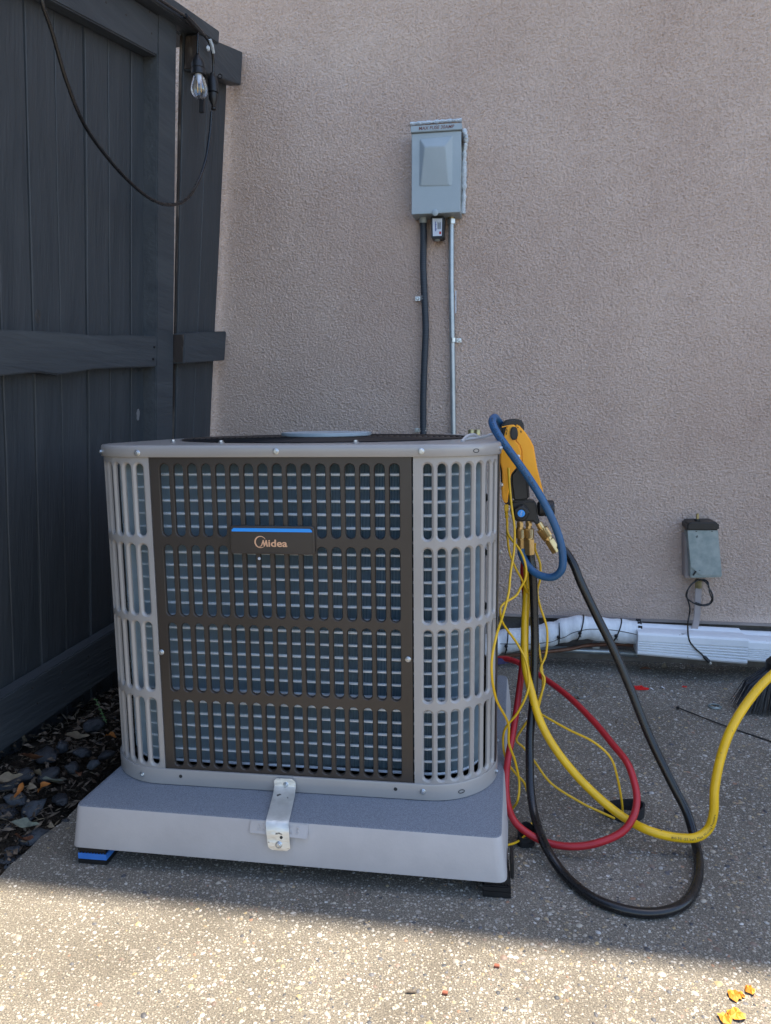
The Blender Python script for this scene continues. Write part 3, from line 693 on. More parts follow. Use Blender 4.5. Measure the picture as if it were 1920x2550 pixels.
# punched holes in the base pan
for px, py in ((450, 1933), (985, 1965)):
    p = aty(px, py, -.0042); B().lathe([(.0034, 0), (.0034, .0004)], p, (0, -1, 0), 12).build('punched_hole', M['inkblack'], ac)
for px, py, y in ((1181, 1120, .028), (1128, 1963, .012)):
    s_ = .088 if y > .02 else .062; p, n_ = path(s_); z = .7515 if y > .02 else .1255
    tang = V((-n_[1], n_[0], 0)); n3 = V((*n_, 0)); c0 = V((p[0], p[1], z)) + n3 * .0046
    B().tube([c0 + tang * (.006 * cos(t)) + V((0, 0, .0032 * sin(t))) for t in np.linspace(0, 2 * pi, 17)], .0006, 5, caps=False).build('knockout', M['dark'], ac, smooth=60)

# badge
bl_ = aty(572, 1312, -.004); br_ = aty(783, 1312, -.004)
x0, x1 = bl_[0], br_[0]; zt_b = aty(680, 1310, -.004)[2]; zb_b = aty(680, 1380, -.004)[2]
def rrect(x0, x1, z0, z1, r, y, n=5):
    out = []
    for cx2, cz2, a0_ in ((x1 - r, z1 - r, 0), (x0 + r, z1 - r, pi / 2), (x0 + r, z0 + r, pi), (x1 - r, z0 + r, 3 * pi / 2)):
        for k in range(n): t = a0_ + pi / 2 * k / (n - 1); out.append((cx2 + r * cos(t), y, cz2 + r * sin(t)))
    return out
badge = B().loft([rrect(x0, x1, zb_b, zt_b, .006, .001), rrect(x0, x1, zb_b, zt_b, .006, -.0055), rrect(x0 + .0015, x1 - .0015, zb_b + .0015, zt_b - .0015, .005, -.0065),
                  rrect(x0 + .003, x1 - .003, zb_b + .003, zt_b - .003, .004, -.0065), rrect(x0 + .0033, x1 - .0033, zb_b + .0033, zt_b - .0033, .004, -.0058)], cap1=True).build('badge', M['brown'], ac, smooth=30)
sx0, sx1, sz = x0 + .004, x1 - .004, zt_b - .004
B().prism([(sx0, -.0058, sz - .0062), (sx1, -.0058, sz - .0062), (sx1 - .0005, -.0058, sz - .003), (sx1 - .004, -.0058, sz), (sx0 + .004, -.0058, sz), (sx0 + .0005, -.0058, sz - .003)], (0, -.0007, 0)).build('blue_strip', M['bluestrip'], badge)
pxl = lambda X, Y: aty(560 + X / 6.942, 1280 + Y / 6.942, -.0062)
c0 = pxl(612, 483); rad = (pxl(715, 483)[0] - pxl(511, 483)[0]) / 2
th = np.linspace(radians(30), radians(335), 40)
outerp = [(c0[0] + rad * cos(t), -.0058, c0[2] + rad * sin(t)) for t in th]
innerp = [(c0[0] + rad * .09 + rad * .86 * cos(t), -.0058, c0[2] - rad * .02 + rad * .88 * sin(t)) for t in th]
B().prism(outerp + innerp[::-1], (0, -.0006, 0)).build('logo_ring', M['logo'], badge)
Mm = [(590, 560), (625, 545), (655, 450), (670, 450), (685, 515), (705, 450), (722, 450), (745, 565), (722, 565), (708, 500), (690, 562), (675, 562), (660, 500), (640, 552), (615, 565)]
B().prism([(*pxl(a, c)[[0]], -.0058, pxl(a, c)[2]) for a, c in Mm[::-1]], (0, -.0006, 0)).build('letter_m', M['logo'], badge)
lt = pxl(914, 508); text_mesh('idea', .0262, 'lettering', M['logo'], badge, (lt[0], -.0061, lt[2]), (1, 0, 0), (0, 0, 1), .0006, bold=.0005, fitw=pxl(1078, 500)[0] - pxl(752, 500)[0], fith=pxl(600, 446)[2] - pxl(600, 570)[2])
p = pxl(578, 780); B().lathe([(.003, 0), (.002, .002)], (p[0], -.001, p[2]), (0, -1, 0), 8).build('white_fleck', M['label'], ac)

# tie-down strap
def sx_at(px, py, y): return aty(px, py, y)[0]
strap = thing('tie_down_strap', 'scuffed galvanised metal strap screwed from condenser base to pad', 'metal strap', (-.36, -.06, .09))
xa0, xa1 = sx_at(682, 1940, -.008), sx_at(735, 1940, -.008); xb0, xb1 = sx_at(666, 2098, -.118), sx_at(723, 2098, -.118)
prof = [(-.0085, .1405), (-.0085, .135), (-.0105, .126), (-.03, .119), (-.070, .1145), (-.098, .1125), (-.1065, .108), (-.1105, .095), (-.115, .070), (-.1155, .0655)]
def acc(prof):
    L_ = [0]
    for a, c in zip(prof, prof[1:]): L_.append(L_[-1] + math.dist(a, c))
    return L_
LL = acc(prof); tot = LL[-1]; rings = []
for (y, z), l in zip(prof, LL):
    t = l / tot; a = xa0 + (xb0 - xa0) * t; c = xa1 + (xb1 - xa1) * t; ch = 0
    if l < .0055: ch = .006 * (1 - l / .0055)
    if tot - l < .0051: ch = .007 * (1 - (tot - l) / .0051)
    rings.append([(a + ch, y, z), (c - ch, y, z), (c - ch, y - .0012, z + .0008), (a + ch, y - .0012, z + .0008)])
B().loft(rings[::-1], cap0=True, cap1=True).build('strap', M['strap'], strap, smooth=50)
screw((xa0 * .42 + xa1 * .58, -.0098, .1295), (0, -1, .05), strap); screw((xb0 * .5 + xb1 * .5 - .001, -.1148, .076), (0, -1, .2), strap, 1.1)
B().lathe([(.0028, 0), (.0028, .0004)], (xb0 * .5 + xb1 * .5 + .003, -.1130, .0885), (0, -1, .2), 10).build('hole', M['inkblack'], strap)

# ================================================================== WALL SERVICES
def quadbox(tlp, trp, brp, blp, off0, off1):
    """box standing on the wall whose front face covers the four points seen at off1"""
    F_ = [onwall(*p, off1) for p in (blp, brp, trp, tlp)]; d_ = WN * (off1 - off0)
    return B().prism(F_, d_)
disc = thing('disconnect_box', 'pale blue gray electrical disconnect box high on the stucco wall', 'electrical box', tuple(onwall(1087, 430, 0)))
O1 = .082
quadbox((1025, 322), (1147, 320), (1145, 529), (1025, 533), .0, O1 - .004).build('enclosure', M['boxgray'], disc, bevel=.002)
f4 = [onwall(*p, O1) for p in ((1025, 534), (1146, 528), (1149, 326), (1026, 334))]
door = B().prism(f4, WN * .004).build('door', M['boxgray'], disc, bevel=.001)
o_ = [onwall(*p, O1) for p in ((1044, 465), (1126, 463), (1127, 338), (1045, 346))]
i_ = [onwall(*p, O1 + .014) for p in ((1050, 461), (1110, 459), (1106, 365), (1059, 367))]
wq = [.0015, .0015, .019, .019]; i_ = [onwall(*p, O1 + w_) for p, w_ in zip(((1048, 463), (1116, 461), (1108, 364), (1058, 366)), wq)]
B().loft([o_, i_], cap1=True).build('raised_panel', M['boxgray'], door, bevel=.0015, seg=2, smooth=14)
f4 = [onwall(*p, O1 + .006) for p in ((1023, 330), (1151, 322), (1150, 305), (1022, 314))]
lid = B().prism(f4, WN * .088).build('lid', M['boxgray'], disc, bevel=.0015)
c0 = (f4[0] + f4[1] + f4[2] + f4[3]) / 4; uu = (f4[1] - f4[0]) / np.linalg.norm(f4[1] - f4[0])
text_mesh('MAX FUSE 30AMP', .0135, 'handwriting', M['ink'], lid, c0 - WN * .0004 - uu * .0, uu, (0, 0, 1), .0006, shear=.15, bold=.0001)
p = onwall(1084, 530, O1 + .002); B().lathe([(.0095, 0), (.0095, .003), (.007, .0045)], p, -WN, 16).build('latch', M['boxgray'], disc, smooth=40)
p = onwall(1152, 345, .05); B().prism([onwall(1149, 330, .07), onwall(1152, 345, .06), onwall(1155, 358, .05), onwall(1152, 330, .05)], WN * .03).build('hinge_slot', M['blackpl'], disc)
# caulk bead around right side and top
b = B(); rr2 = random.Random(3)
def blob(b, path_pts, r):
    sp = spline(path_pts, 10); b.tube(sp, [r * rr2.uniform(.65, 1.25) for _ in sp], 7)
blob(b, [onwall(1156, 322, .012), onwall(1161, 345, .014), onwall(1157, 372, .01), onwall(1156, 430, .010), onwall(1155, 490, .010), onwall(1153, 532, .008)], .0075)
blob(b, [onwall(1022, 309, .006), onwall(1060, 305, .006), onwall(1110, 301, .006), onwall(1150, 299, .006)], .005)
b.build('caulk_bead', M['caulk'], disc, smooth=60)

# flexible dark conduit
fc = thing('flexible_conduit', 'dark gray flexible conduit from the disconnect box down behind the condenser', 'conduit', tuple(onwall(1054, 700, 0)))
pts = spline([onwall(x, y, .025) for x, y in ((1054, 548), (1055, 600), (1054, 660), (1057, 740), (1060, 820), (1057, 900), (1054, 990), (1054, 1080), (1054, 1160))], 14)
sp2 = spline(pts, 3); rad_ = [.0106 + .0005 * sin(i * 1.9) for i in range(len(sp2))]
b = B(); b.tube(sp2, rad_, 14); b.build('sleeve', M['flex'], fc, smooth=80)
B().cyl(onwall(1054, 536, .03), onwall(1054, 555, .027), .0125, 16).build('connector', M['boxgray'], fc, bevel=.001)
def clamp(parent, px, py, side, r=.0125):
    c = onwall(px, py, .022); b = B(); ring = []
    for t in np.linspace(-.2, pi + .2, 12): ring.append(c + WD * cos(t) * r - WN * sin(t) * r)
    for z in (-.006, .006): pass
    lo = [p + V((0, 0, -.0065)) for p in ring]; hi = [p + V((0, 0, .0065)) for p in ring]
    b.loft([lo, hi], closed=False)
    e = c + WD * side * (r + .001); b.fbox(e - WN * .0 + V((0, 0, -.0065)) + WN * .012, WD * side * .015, -WN * .003, (0, 0, .013))
    o = b.build('clamp', M['steel'], parent, smooth=50)
    screw(e + WD * side * .008 + WN * .009, -WN, parent, 1.0); return o
clamp(fc, 1056, 742, -1, .0125); clamp(fc, 1054, 1071, -1, .0125)
rc = thing('rigid_conduit', 'straight galvanised steel conduit from the disconnect box to behind the condenser', 'conduit', tuple(onwall(1125, 700, 0)))
b = B(); b.tube([onwall(x, y, .018) for x, y in ((1124, 540), (1124, 700), (1127, 900), (1129, 1085), (1130, 1200))], .0088, 16); b.build('pipe', M['galv'], rc, smooth=60)
b = B(); p = onwall(1124, 534, .020); b.cyl(p, onwall(1124, 546, .019), .0105, 14); b.build('connector_neck', M['brassold'], rc, smooth=40)
b = B(); b.cyl(onwall(1124, 545, .019), onwall(1124, 558, .018), .0135, 6); b.build('lock_nut', M['steel'], rc, bevel=.001)
clamp(rc, 1128, 847, 1, .0098)
a = onwall(1134, 724, .010); c = onwall(1134, 780, .010); B().fbox(a, WD * .003, -WN * .001, c - a).build('label_strip', M['label'], rc)
# surge protector
sp_ = thing('surge_protector', 'small black box with white label between the two conduits', 'electrical box', tuple(onwall(1089, 560, 0)))
quadbox((1073, 538), (1107, 538), (1105, 593), (1074, 594), .012, .055).build('housing', M['blackpl'], sp_, bevel=.003)
f4 = [onwall(*p, .0556) for p in ((1078, 588), (1100, 587), (1101, 544), (1077, 544))]
lb = B().prism(f4, WN * .0004).build('label_sticker', M['label'], sp_)
cc = sum(f4) / 4; h_ = np.linalg.norm(f4[3] - f4[0]); dn = V((0, 0, -1.0))
rp_ = random.Random(4); z_ = .0165; b = B()
while z_ > -.012:   # blurred vertical heading: too small to read in the photograph
    h_ = rp_.uniform(.0014, .0026); w_ = rp_.uniform(.0028, .0046); b.fbox(cc - WD * .0068 - WN * .0004 + V((0, 0, z_)), WD * w_, -WN * .0003, (0, 0, -h_)); z_ -= h_ + .0009
b.build('heading_print', M['inkblue'], lb)
b = B()
for k in range(5): b.fbox(cc + WD * (.001 + .0022 * k) - WN * .0004 + V((0, 0, -.006)), WD * .001, -WN * .0003, (0, 0, .022 - .002 * (k % 3)))
b.build('fine_print', M['inkblack'], lb)
B().fbox(cc + WD * .006 - WN * .0004 + V((0, 0, -.021)), WD * .006, -WN * .0003, (0, 0, .008)).build('red_mark', M['inkred'], lb)
p = onwall(1089, 600, .035); B().cyl(p + V((0, 0, .008)), p, .009, 12).build('gland', M['boxgray'], sp_, bevel=.001)

# ------------------------------------------------------------------ transformer box with timer cord
tb = thing('transformer_box', 'small weathered metal transformer box with black cap low on the wall', 'electrical box', tuple(onwall(1750, 1380, 0)))
quadbox((1705, 1332), (1760, 1330), (1760, 1440), (1706, 1440), .0, .045).build('back_box', M['tan'], tb, bevel=.002)
f4 = [onwall(*p, .075) for p in ((1719, 1433), (1798, 1433), (1788, 1321), (1712, 1321))]
f4 = [onwall(*p, .075) for p in ((1744, 1433), (1798, 1434), (1788, 1321), (1712, 1321), (1720, 1412))]
B().prism(f4, WN * .003).build('cover_plate', M['sheet'], tb, bevel=.0008)
f5 = [onwall(*p, .071) for p in ((1720, 1439), (1797, 1438), (1789, 1325), (1713, 1325))]
B().prism(f5, WN * .05).build('housing', M['sheet'], tb, bevel=.002)
for px in (1732, 1771): 
    p = onwall(px, 1324, .0755); B().fbox(p, WD * .0045, -WN * .0006, (0, 0, .0022)).build('slot', M['inkblack'], tb)
cp = [onwall(*p, .078) for p in ((1712, 1321), (1790, 1321), (1793, 1312), (1790, 1303), (1780, 1300), (1722, 1300), (1713, 1303), (1710, 1311))]
B().prism(cp, WN * .075).build('cap', M['blackpl'], tb, bevel=.004, seg=3)
B().cyl(onwall(1736, 1299, .05), onwall(1736, 1292, .05), .0085, 14).build('bushing', M['blackpl'], tb)
B().cyl(onwall(1737, 1293, .05), onwall(1737, 1279, .05), .0042, 10).build('brass_stem', M['brassold'], tb)
B().cyl(onwall(1726, 1433, .079), onwall(1733, 1422, .079), .0028, 8).build('toggle', M['blackpl'], tb)
B().cyl(onwall(1739, 1444, .04), onwall(1739, 1468, .034), .0105, 12).build('connector', M['brassold'], tb, bevel=.001)
duct = [[onwall(1731, 1464, .045), onwall(1748, 1464, .045), onwall(1748, 1464, .02), onwall(1731, 1464, .02)],
        [onwall(1728, 1530, .05), onwall(1744, 1530, .05), onwall(1744, 1530, .025), onwall(1728, 1530, .025)],
        [onwall(1724, 1555, .065), onwall(1741, 1555, .065), onwall(1741, 1555, .04), onwall(1724, 1555, .04)],
        [onwall(1716, 1577, .085), onwall(1735, 1577, .085), onwall(1735, 1577, .06), onwall(1716, 1577, .06)]]
B().loft(duct, cap0=True, cap1=True).build('tan_conduit', M['tan'], tb, bevel=.002)
b = B()
c6 = [(455, 1070, .055), (420, 1090, .06), (350, 1150, .065), (300, 1230, .07), (283, 1300, .07), (310, 1350, .07), (380, 1400, .07), (480, 1440, .07), (580, 1440, .07), (650, 1400, .07), (670, 1330, .07), (650, 1250, .065), (610, 1180, .06), (600, 1110, .055), (560, 1075, .05), (500, 1065, .05),
      (430, 1090, .052), (360, 1140, .058), (310, 1210, .062), (290, 1290, .066), (300, 1340, .068), (325, 1420, .066), (338, 1500, .066), (325, 1600, .066), (308, 1700, .08), (308, 1800, .125), (318, 1900, .14), (345, 1980, .142), (420, 2070, .144), (500, 2140, .146), (545, 2190, .148)]
pts = [onwall(1660 + x / 5.82, 1260 + y / 5.82, o) for x, y, o in c6]
B().tube(spline(pts, 5), .0024, 8).build('sensor_cord', M['bhose'], tb, smooth=60)
c6 = [(500, 1070, .05), (560, 1100, .055), (610, 1160, .06), (620, 1240, .064), (640, 1300, .066), (655, 1350, .067), (620, 1410, .068), (520, 1430, .07), (420, 1400, .072)]
B().tube(spline([onwall(1660 + x / 5.82, 1260 + y / 5.82, o) for x, y, o in c6], 5), .0022, 8).build('sensor_cord', M['bhose'], tb, smooth=60)
a = onwall(1720 + 235 / 7.375, 1500 + 985 / 7.375, .149); c = onwall(1720 + 340 / 7.375, 1500 + 1095 / 7.375, .150); e = onwall(1720 + 372 / 7.375, 1500 + 1130 / 7.375, .150)
B().tube([a, a * .7 + c * .3, c], [.003, .0055, .0055], 8).build('sensor_tip', M['blackpl'], tb, smooth=50)
B().tube([c, e], [.004, .004], 8).build('clear_end', mat('milky_plastic', (.35, .34, .3), rough=.3), tb)

# ------------------------------------------------------------------ line set, cover
ls = thing('insulated_line_set', 'white wrapped refrigerant pipe with black ties running along the foundation', 'pipe', (.26, 1.04, .11))
lp_ = spline([(-.06, .99, .055), (.0, 1.02, .062)] + [onwall(x, y, .072) for x, y in ((1247, 1598), (1330, 1587), (1386, 1575), (1438, 1563), (1511, 1568), (1590, 1576))], 10)
rads = [.0375 + .0016 * sin(i * .9) + random.uniform(-.0006, .0006) for i in range(len(lp_))]
B().tube(lp_, rads, 20).build('insulation', M['wrap'], ls, smooth=80)
def tie(px, py):
    c = onwall(px, py, .072); i = min(range(1, len(lp_) - 1), key=lambda k: np.linalg.norm(lp_[k] - c)); T_ = lp_[i + 1] - lp_[i - 1]; T_ /= np.linalg.norm(T_)
    a = V((0, 0, 1)); a -= T_ * (a @ T_); a /= np.linalg.norm(a); bb = np.cross(T_, a); r = rads[i] + .0008
    b = B(); b.tube([lp_[i] + r * (cos(t) * a + sin(t) * bb) + T_ * .012 * cos(t) for t in np.linspace(0, 2 * pi, 25)], .0022, 6, caps=False)
    k = lp_[i] + r * (-cos(1.15) * 0 * a) - bb * 0
    d_ = V((-.1, -1, -.15)); d_ -= T_ * (d_ @ T_); d_ /= np.linalg.norm(d_); q_ = lp_[i] + d_ * (r + .001) - T_ * .004
    b.lathe([(.005, -.003), (.006, 0), (.004, .004)], q_, d_, 8); b.tube([q_, q_ + d_ * .004 + V((.003, 0, -.012))], .0015, 5)
    b.build('cable_tie', M['blackpl'], ls, smooth=60)
for p in ((1264, 1596), (1392, 1574), (1442, 1564), (1536, 1570)): tie(*p)
b = B(); sm = []
for i, p in enumerate(lp_):
    d_ = V((0, -1, -.05 + .35 * sin(i * .13))); d_ /= np.linalg.norm(d_); sm.append(p + d_ * (rads[i] + .0002))
b.tube(sm, .0011, 5); b.build('seam', M['blackpl'], ls)
p = onwall(1585, 1576, .072); b = B()
for k in range(14):
    t = 2 * pi * k / 14; b.fbox(p + V((0, 0, .036 * cos(t))) - WN * .036 * sin(t), WD * .012, V((0, .004, .002)), V((0, 0, .006)))
b.build('frayed_end', M['blackmat'], ls)

cov = thing('downspout_cover', 'white ribbed downspout section used as line cover beside the wrapped pipe', 'pipe cover', tuple(onwall(1730, 1600, .06)))
def ribbed(name, A, Bq, parent, depth=.10, nr=5):
    """A,Bq: (top_px, bot_px) ends; front face at off; ribs run lengthwise"""
    def prof(end):
        (tx, ty), (bx, by), off = end
        t = onwall(tx, ty, off - depth * .75); f = onwall(bx, by, off); zt2, zb2 = t[2], f[2]; H = zt2 - zb2; base = onwall((tx + bx) / 2, (ty + by) / 2, off)
        pts = []; b0 = base + WN * depth; 
        def P_(o, z): q_ = base + WN * o; return V((q_[0] + (0), q_[1], z))
        pts.append(P_(depth, zb2)); pts.append(P_(depth, zt2))
        for k in range(3):
            y0 = depth * .9 - k * .012; pts += [P_(y0, zt2), P_(y0 - .004, zt2 - .003), P_(y0 - .008, zt2 - .003)]
        pts += [P_(.014, zt2 - .001), P_(.005, zt2 - .004), P_(.001, zt2 - .010)]
        z = zt2 - .028; st = (z - zb2 - .010) / nr
        for k in range(nr): pts += [P_(0, z), P_(.0045, z - st * .25), P_(.0045, z - st * .45), P_(0, z - st * .8)]; z -= st
        pts += [P_(0, zb2 + .006), P_(.006, zb2)]
        return pts
    ra, rb = prof(A), prof(Bq)
    mid = [(V(p) * .5 + V(q_) * .5) for p, q_ in zip(ra, rb)]
    return B().loft([rb, mid, ra], cap0=True, cap1=True).build(name, M['white'], parent, smooth=28)
ribbed('near_section', ((1589, 1556), (1589, 1632), .135), ((1870, 1571), (1857, 1656), .150), cov)
ribbed('far_section', ((1862, 1575), (1862, 1648), .118), ((2500, 1606), (2500, 1690), .118), cov)

cl = thing('copper_line', 'thin brown copper pipe curving below the white wrapped pipe', 'pipe', (.2, 1.05, .05))
Z5 = lambda x, y, off: onwall(1200 + x / 2.314, 1480 + y / 2.314, off)
B().tube(spline([(-.02, .95, .03), Z5(110, 362, .09), Z5(250, 345, .085), Z5(400, 328, .07), Z5(520, 313, .06), Z5(600, 295, .05), Z5(700, 290, .05), Z5(800, 288, .05), Z5(890, 296, .05)], 8), .0062, 10).build('pipe', M['copper'], cl, smooth=60)
gc = thing('galvanised_flex_conduit', 'shiny flexible steel conduit lying below the copper pipe at the foundation', 'conduit', (.3, 1.06, .04))
pts = spline([Z5(330, 312, .03), Z5(480, 318, .03), Z5(600, 325, .03), Z5(720, 330, .03), Z5(800, 335, .03)], 20)
B().tube(pts, .0098, 12).build('pipe', M['galv'], gc, smooth=60)
sp3 = spline([Z5(780, 335, .03), Z5(840, 340, .032), Z5(895, 345, .035)], 24); B().tube(sp3, [.011 + .0012 * sin(i * 1.6) for i in range(len(sp3))], 12).build('corrugated_end', M['galv'], gc, smooth=80)
p = Z5(655, 300, .025); b = B(); b.fbox(p + V((-.01, 0, -.012)), WD * .022, -WN * .006, (0, 0, .030)); b.build('bracket', M['galv'], gc, bevel=.001); screw(Z5(657, 287, .034), -WN, gc, .8)
b = B(); a = Z5(345, 300, .035); c = Z5(490, 298, .035); b.fbox(a, c - a, (0, -.004, 0), (0, 0, -.011)); b.build('steel_strip', M['galv'], gc, bevel=.001)

# ================================================================== MANIFOLD AND HOSES
YM = .235
Z6 = lambda x, y, Y=YM: aty(1150 + x / 4.81, 1020 + y / 4.81, Y)
mg = thing('manifold_gauge', 'yellow and black digital manifold gauge hanging on the condenser right side', 'manifold gauge', tuple(Z6(700, 900)))
def poly6(pl_, Y, dep, name, m, parent=None, bev=.004, seg=3):
    return B().prism([Z6(x, y, Y) for x, y in pl_], (0, dep, 0)).build(name, m, parent or mg, bevel=bev, seg=seg)
back_ = [(470, 205), (485, 160), (530, 128), (600, 112), (700, 116), (735, 140), (745, 190), (750, 300), (800, 420), (820, 620), (760, 700), (600, 760), (560, 900), (600, 1150), (565, 1165), (495, 1110), (480, 1000), (470, 800), (455, 640), (450, 480), (470, 340)]
poly6(back_[::-1], YM + .012, .045, 'rear_shell', M['blackpl'], bev=.006)
lobeL = [(540, 200), (560, 188), (600, 182), (640, 182), (660, 300), (640, 372), (690, 430), (712, 500), (718, 620), (690, 660), (650, 700), (592, 768), (577, 860), (562, 1000), (548, 1118), (530, 1128), (497, 1100), (482, 1050), (476, 940), (487, 860), (482, 720), (462, 640), (460, 480), (482, 400), (510, 310)]
shL = poly6(lobeL[::-1], YM - .002, .028, 'left_shell', M['yellow'], bev=.005)
lobeR = [(642, 182), (685, 184), (720, 225), (765, 275), (822, 360), (862, 440), (878, 540), (905, 700), (938, 830), (978, 990), (972, 1012), (945, 990), (860, 880), (790, 780), (735, 700), (720, 640), (714, 500), (692, 430), (644, 372), (662, 300)]
poly6(lobeR[::-1], YM, .030, 'right_shell', M['yellow'], bev=.005)
for q0_, q1_ in (((540, 232), (545, 262)), ((528, 276), (548, 280)), ((536, 282), (534, 304)), ((666, 210), (680, 216)), ((700, 252), (716, 262)), ((706, 262), (712, 280))):
    a_, c_ = Z6(*q0_, YM - .0022), Z6(*q1_, YM - .0022); B().tube([a_, c_], .0007, 4).build('moulded_mark', M['inkblack'], mg)
screw(Z6(675, 562, YM - .001), (0, -1, 0), mg, .75)
el = [(625 + 48 * cos(t), 285 + 84 * sin(t)) for t in np.linspace(0, 2 * pi, 21)[:-1]]
poly6(el[::-1], YM - .009, .012, 'hook_recess', M['blackpl'], bev=.003)
poly6([(478, 205), (560, 186), (562, 196), (480, 217)][::-1], YM - .003, .004, 'trim_lip', M['yellow'], bev=.0005)
neck = [(652, 690), (720, 680), (770, 760), (803, 880), (815, 1085), (700, 1105), (606, 1100), (600, 1000), (580, 880), (582, 775)]
poly6(neck[::-1], YM + .001, .03, 'neck', M['blackpl'], bev=.005)
blk = [(600, 1100), (700, 1100), (850, 1088), (893, 1110), (910, 1200), (912, 1290), (945, 1345), (895, 1388), (850, 1340), (632, 1342), (612, 1290), (582, 1250)]
vb = poly6(blk[::-1], YM - .002, .034, 'valve_block', M['blackpl'], bev=.003)
c0 = Z6(708, 1232, YM - .002); ring = []
kb = B(); prof = []
nk = 40
def knobring(r, y, amp): return [(c0[0] + r * (1 + amp * (1 if (k // 2) % 4 == 0 else 0)) * cos(2 * pi * k / nk), c0[1] + y, c0[2] + r * (1 + amp * (1 if (k // 2) % 4 == 0 else 0)) * sin(2 * pi * k / nk)) for k in range(nk)]
kn = B().loft([knobring(.0152, 0, .08), knobring(.0152, -.012, .08), knobring(.013, -.015, .05), knobring(.010, -.0155, 0), knobring(.0095, -.013, 0)], cap1=True).build('low_side_knob', M['blackpl'], mg, smooth=35)
B().lathe([(.0074, 0), (.0074, .0018), (.006, .0022)], (c0[0], c0[1] - .013, c0[2]), (0, -1, 0), 22).build('blue_disc', M['bluestrip'], kn, smooth=40)
text_mesh('LOW', .0052, 'print', M['label'], kn, (c0[0], c0[1] - .0153, c0[2]), (.3, 0, .95), (-.95, 0, .3), .0002)
a = Z6(905, 1185, YM + .012); c = Z6(1108, 1180, YM + .012)
B().lathe([(.012, 0), (.0165, .004), (.0165, .012), (.0150, .014), (.0165, .016), (.0165, .030), (.014, .0335), (.006, .034)], a, c - a, 14).build('right_knob', M['blackpl'], mg, smooth=30)
def fitting(p0, p1, parts, name='brass_fitting'):
    """parts: (t0,t1,r,type) along p0->p1"""
    p0, p1 = V(p0), V(p1); ax = (p1 - p0) / np.linalg.norm(p1 - p0); L_ = np.linalg.norm(p1 - p0); root_ = None
    for t0, t1, r, ty in parts:
        a = p0 + ax * L_ * t0; c = p0 + ax * L_ * t1; b = B()
        if ty == 'hex': b.cyl(a, c, r * 1.08, 6)
        elif ty == 'knurl':
            h_ = np.linalg.norm(c - a); n_ = 28; mrow = 12
            u_ = np.cross(ax, V((0, 1, 0))); u_ /= np.linalg.norm(u_); w_ = np.cross(ax, u_); rings = []
            for i in range(mrow + 1):
                rings.append([a + ax * h_ * i / mrow + (r * (1 + (.06 if (k + i) % 2 else -.03)) * (1 if 0 < i < mrow else .93)) * (cos(2 * pi * k / n_) * u_ + sin(2 * pi * k / n_) * w_) for k in range(n_)])
            b.loft(rings, cap0=True, cap1=True)
        else: b.cyl(a, c, r, 16)
        o = b.build(name, M['brass'], mg, bevel=.0006 if ty != 'knurl' else 0, smooth=None if ty == 'knurl' else 30)
fitting(Z6(695, 1338, YM + .012), Z6(708, 1675, YM + .012), [(0, .03, .0055, 'c'), (.03, .20, .0068, 'hex'), (.2, .27, .0075, 'c'), (.27, .60, .0086, 'knurl'), (.60, .63, .0062, 'c'), (.63, 1, .0076, 'hex')])
fitting(Z6(800, 1335, YM + .012), Z6(812, 1735, YM + .012), [(0, .03, .006, 'c'), (.03, .14, .0070, 'hex'), (.14, .22, .006, 'c'), (.22, .51, .0098, 'knurl'), (.51, .54, .0075, 'c'), (.54, 1, .0102, 'hex')])
fitting(Z6(915, 1355, YM + .008), Z6(1130, 1700, YM + .008), [(0, .22, .0072, 'c'), (.20, .50, .0112, 'knurl'), (.5, .56, .0102, 'c'), (.56, .60, .007, 'c'), (.60, 1, .0098, 'hex')])
# hanging hook
hk = thing('hanging_hook', 'bent steel wire hook lying over the condenser lid corner', 'hook', (-.02, .22, .772))
hook_pts = [(-.075, .130, .768), (-.055, .150, .7695), aty(1165, 1085, .20), aty(1185, 1087, .22), aty(1200, 1088, .235), aty(1225, 1080, .255), aty(1252, 1073, .28)]
hp = [aty(1150, 1099, .12), aty(1163, 1086, .15), aty(1180, 1082, .18), aty(1195, 1089, .21), aty(1210, 1086, .23), aty(1245, 1074, .27)]
B().tube(spline(hp, 8), .0028, 8).build('wire', M['brightsteel'], hk, smooth=60)
hp2 = [aty(1150, 1099, .12), aty(1163, 1093, .15), aty(1178, 1091, .17), aty(1195, 1090, .20), aty(1202, 1087, .22)]
B().tube(spline(hp2, 8), .0024, 8).build('wire', M['brightsteel'], hk, smooth=60)
# two brass flare nuts on the lid
for k, px in enumerate((1173, 1188)):
    c = aty(px, 1091, .60); c[2] = .7652 - TD * .6
    t = tag(B().lathe([(.0085, 0), (.0085, .0125), (.0072, .0145)], c, (0, 0, 1), 6).build('flare_nut', M['brassold'], bevel=.0008, loc=tuple(c)), ['left one of two brass hex nuts standing on the condenser lid', 'right one of two brass hex nuts standing on the condenser lid'][k], 'nut', 'brass nuts on the lid')

def hose(name, label, cat, P, r, m, n=12, sub=8, group=None, parent=None):
    o = B().tube(spline(P, sub), r, n)
    if parent: return o.build(name, m, parent, smooth=80)
    c = P[len(P) // 2]; ob = o.build(name, m, smooth=80, loc=tuple(c)); return tag(ob, label, cat, group)
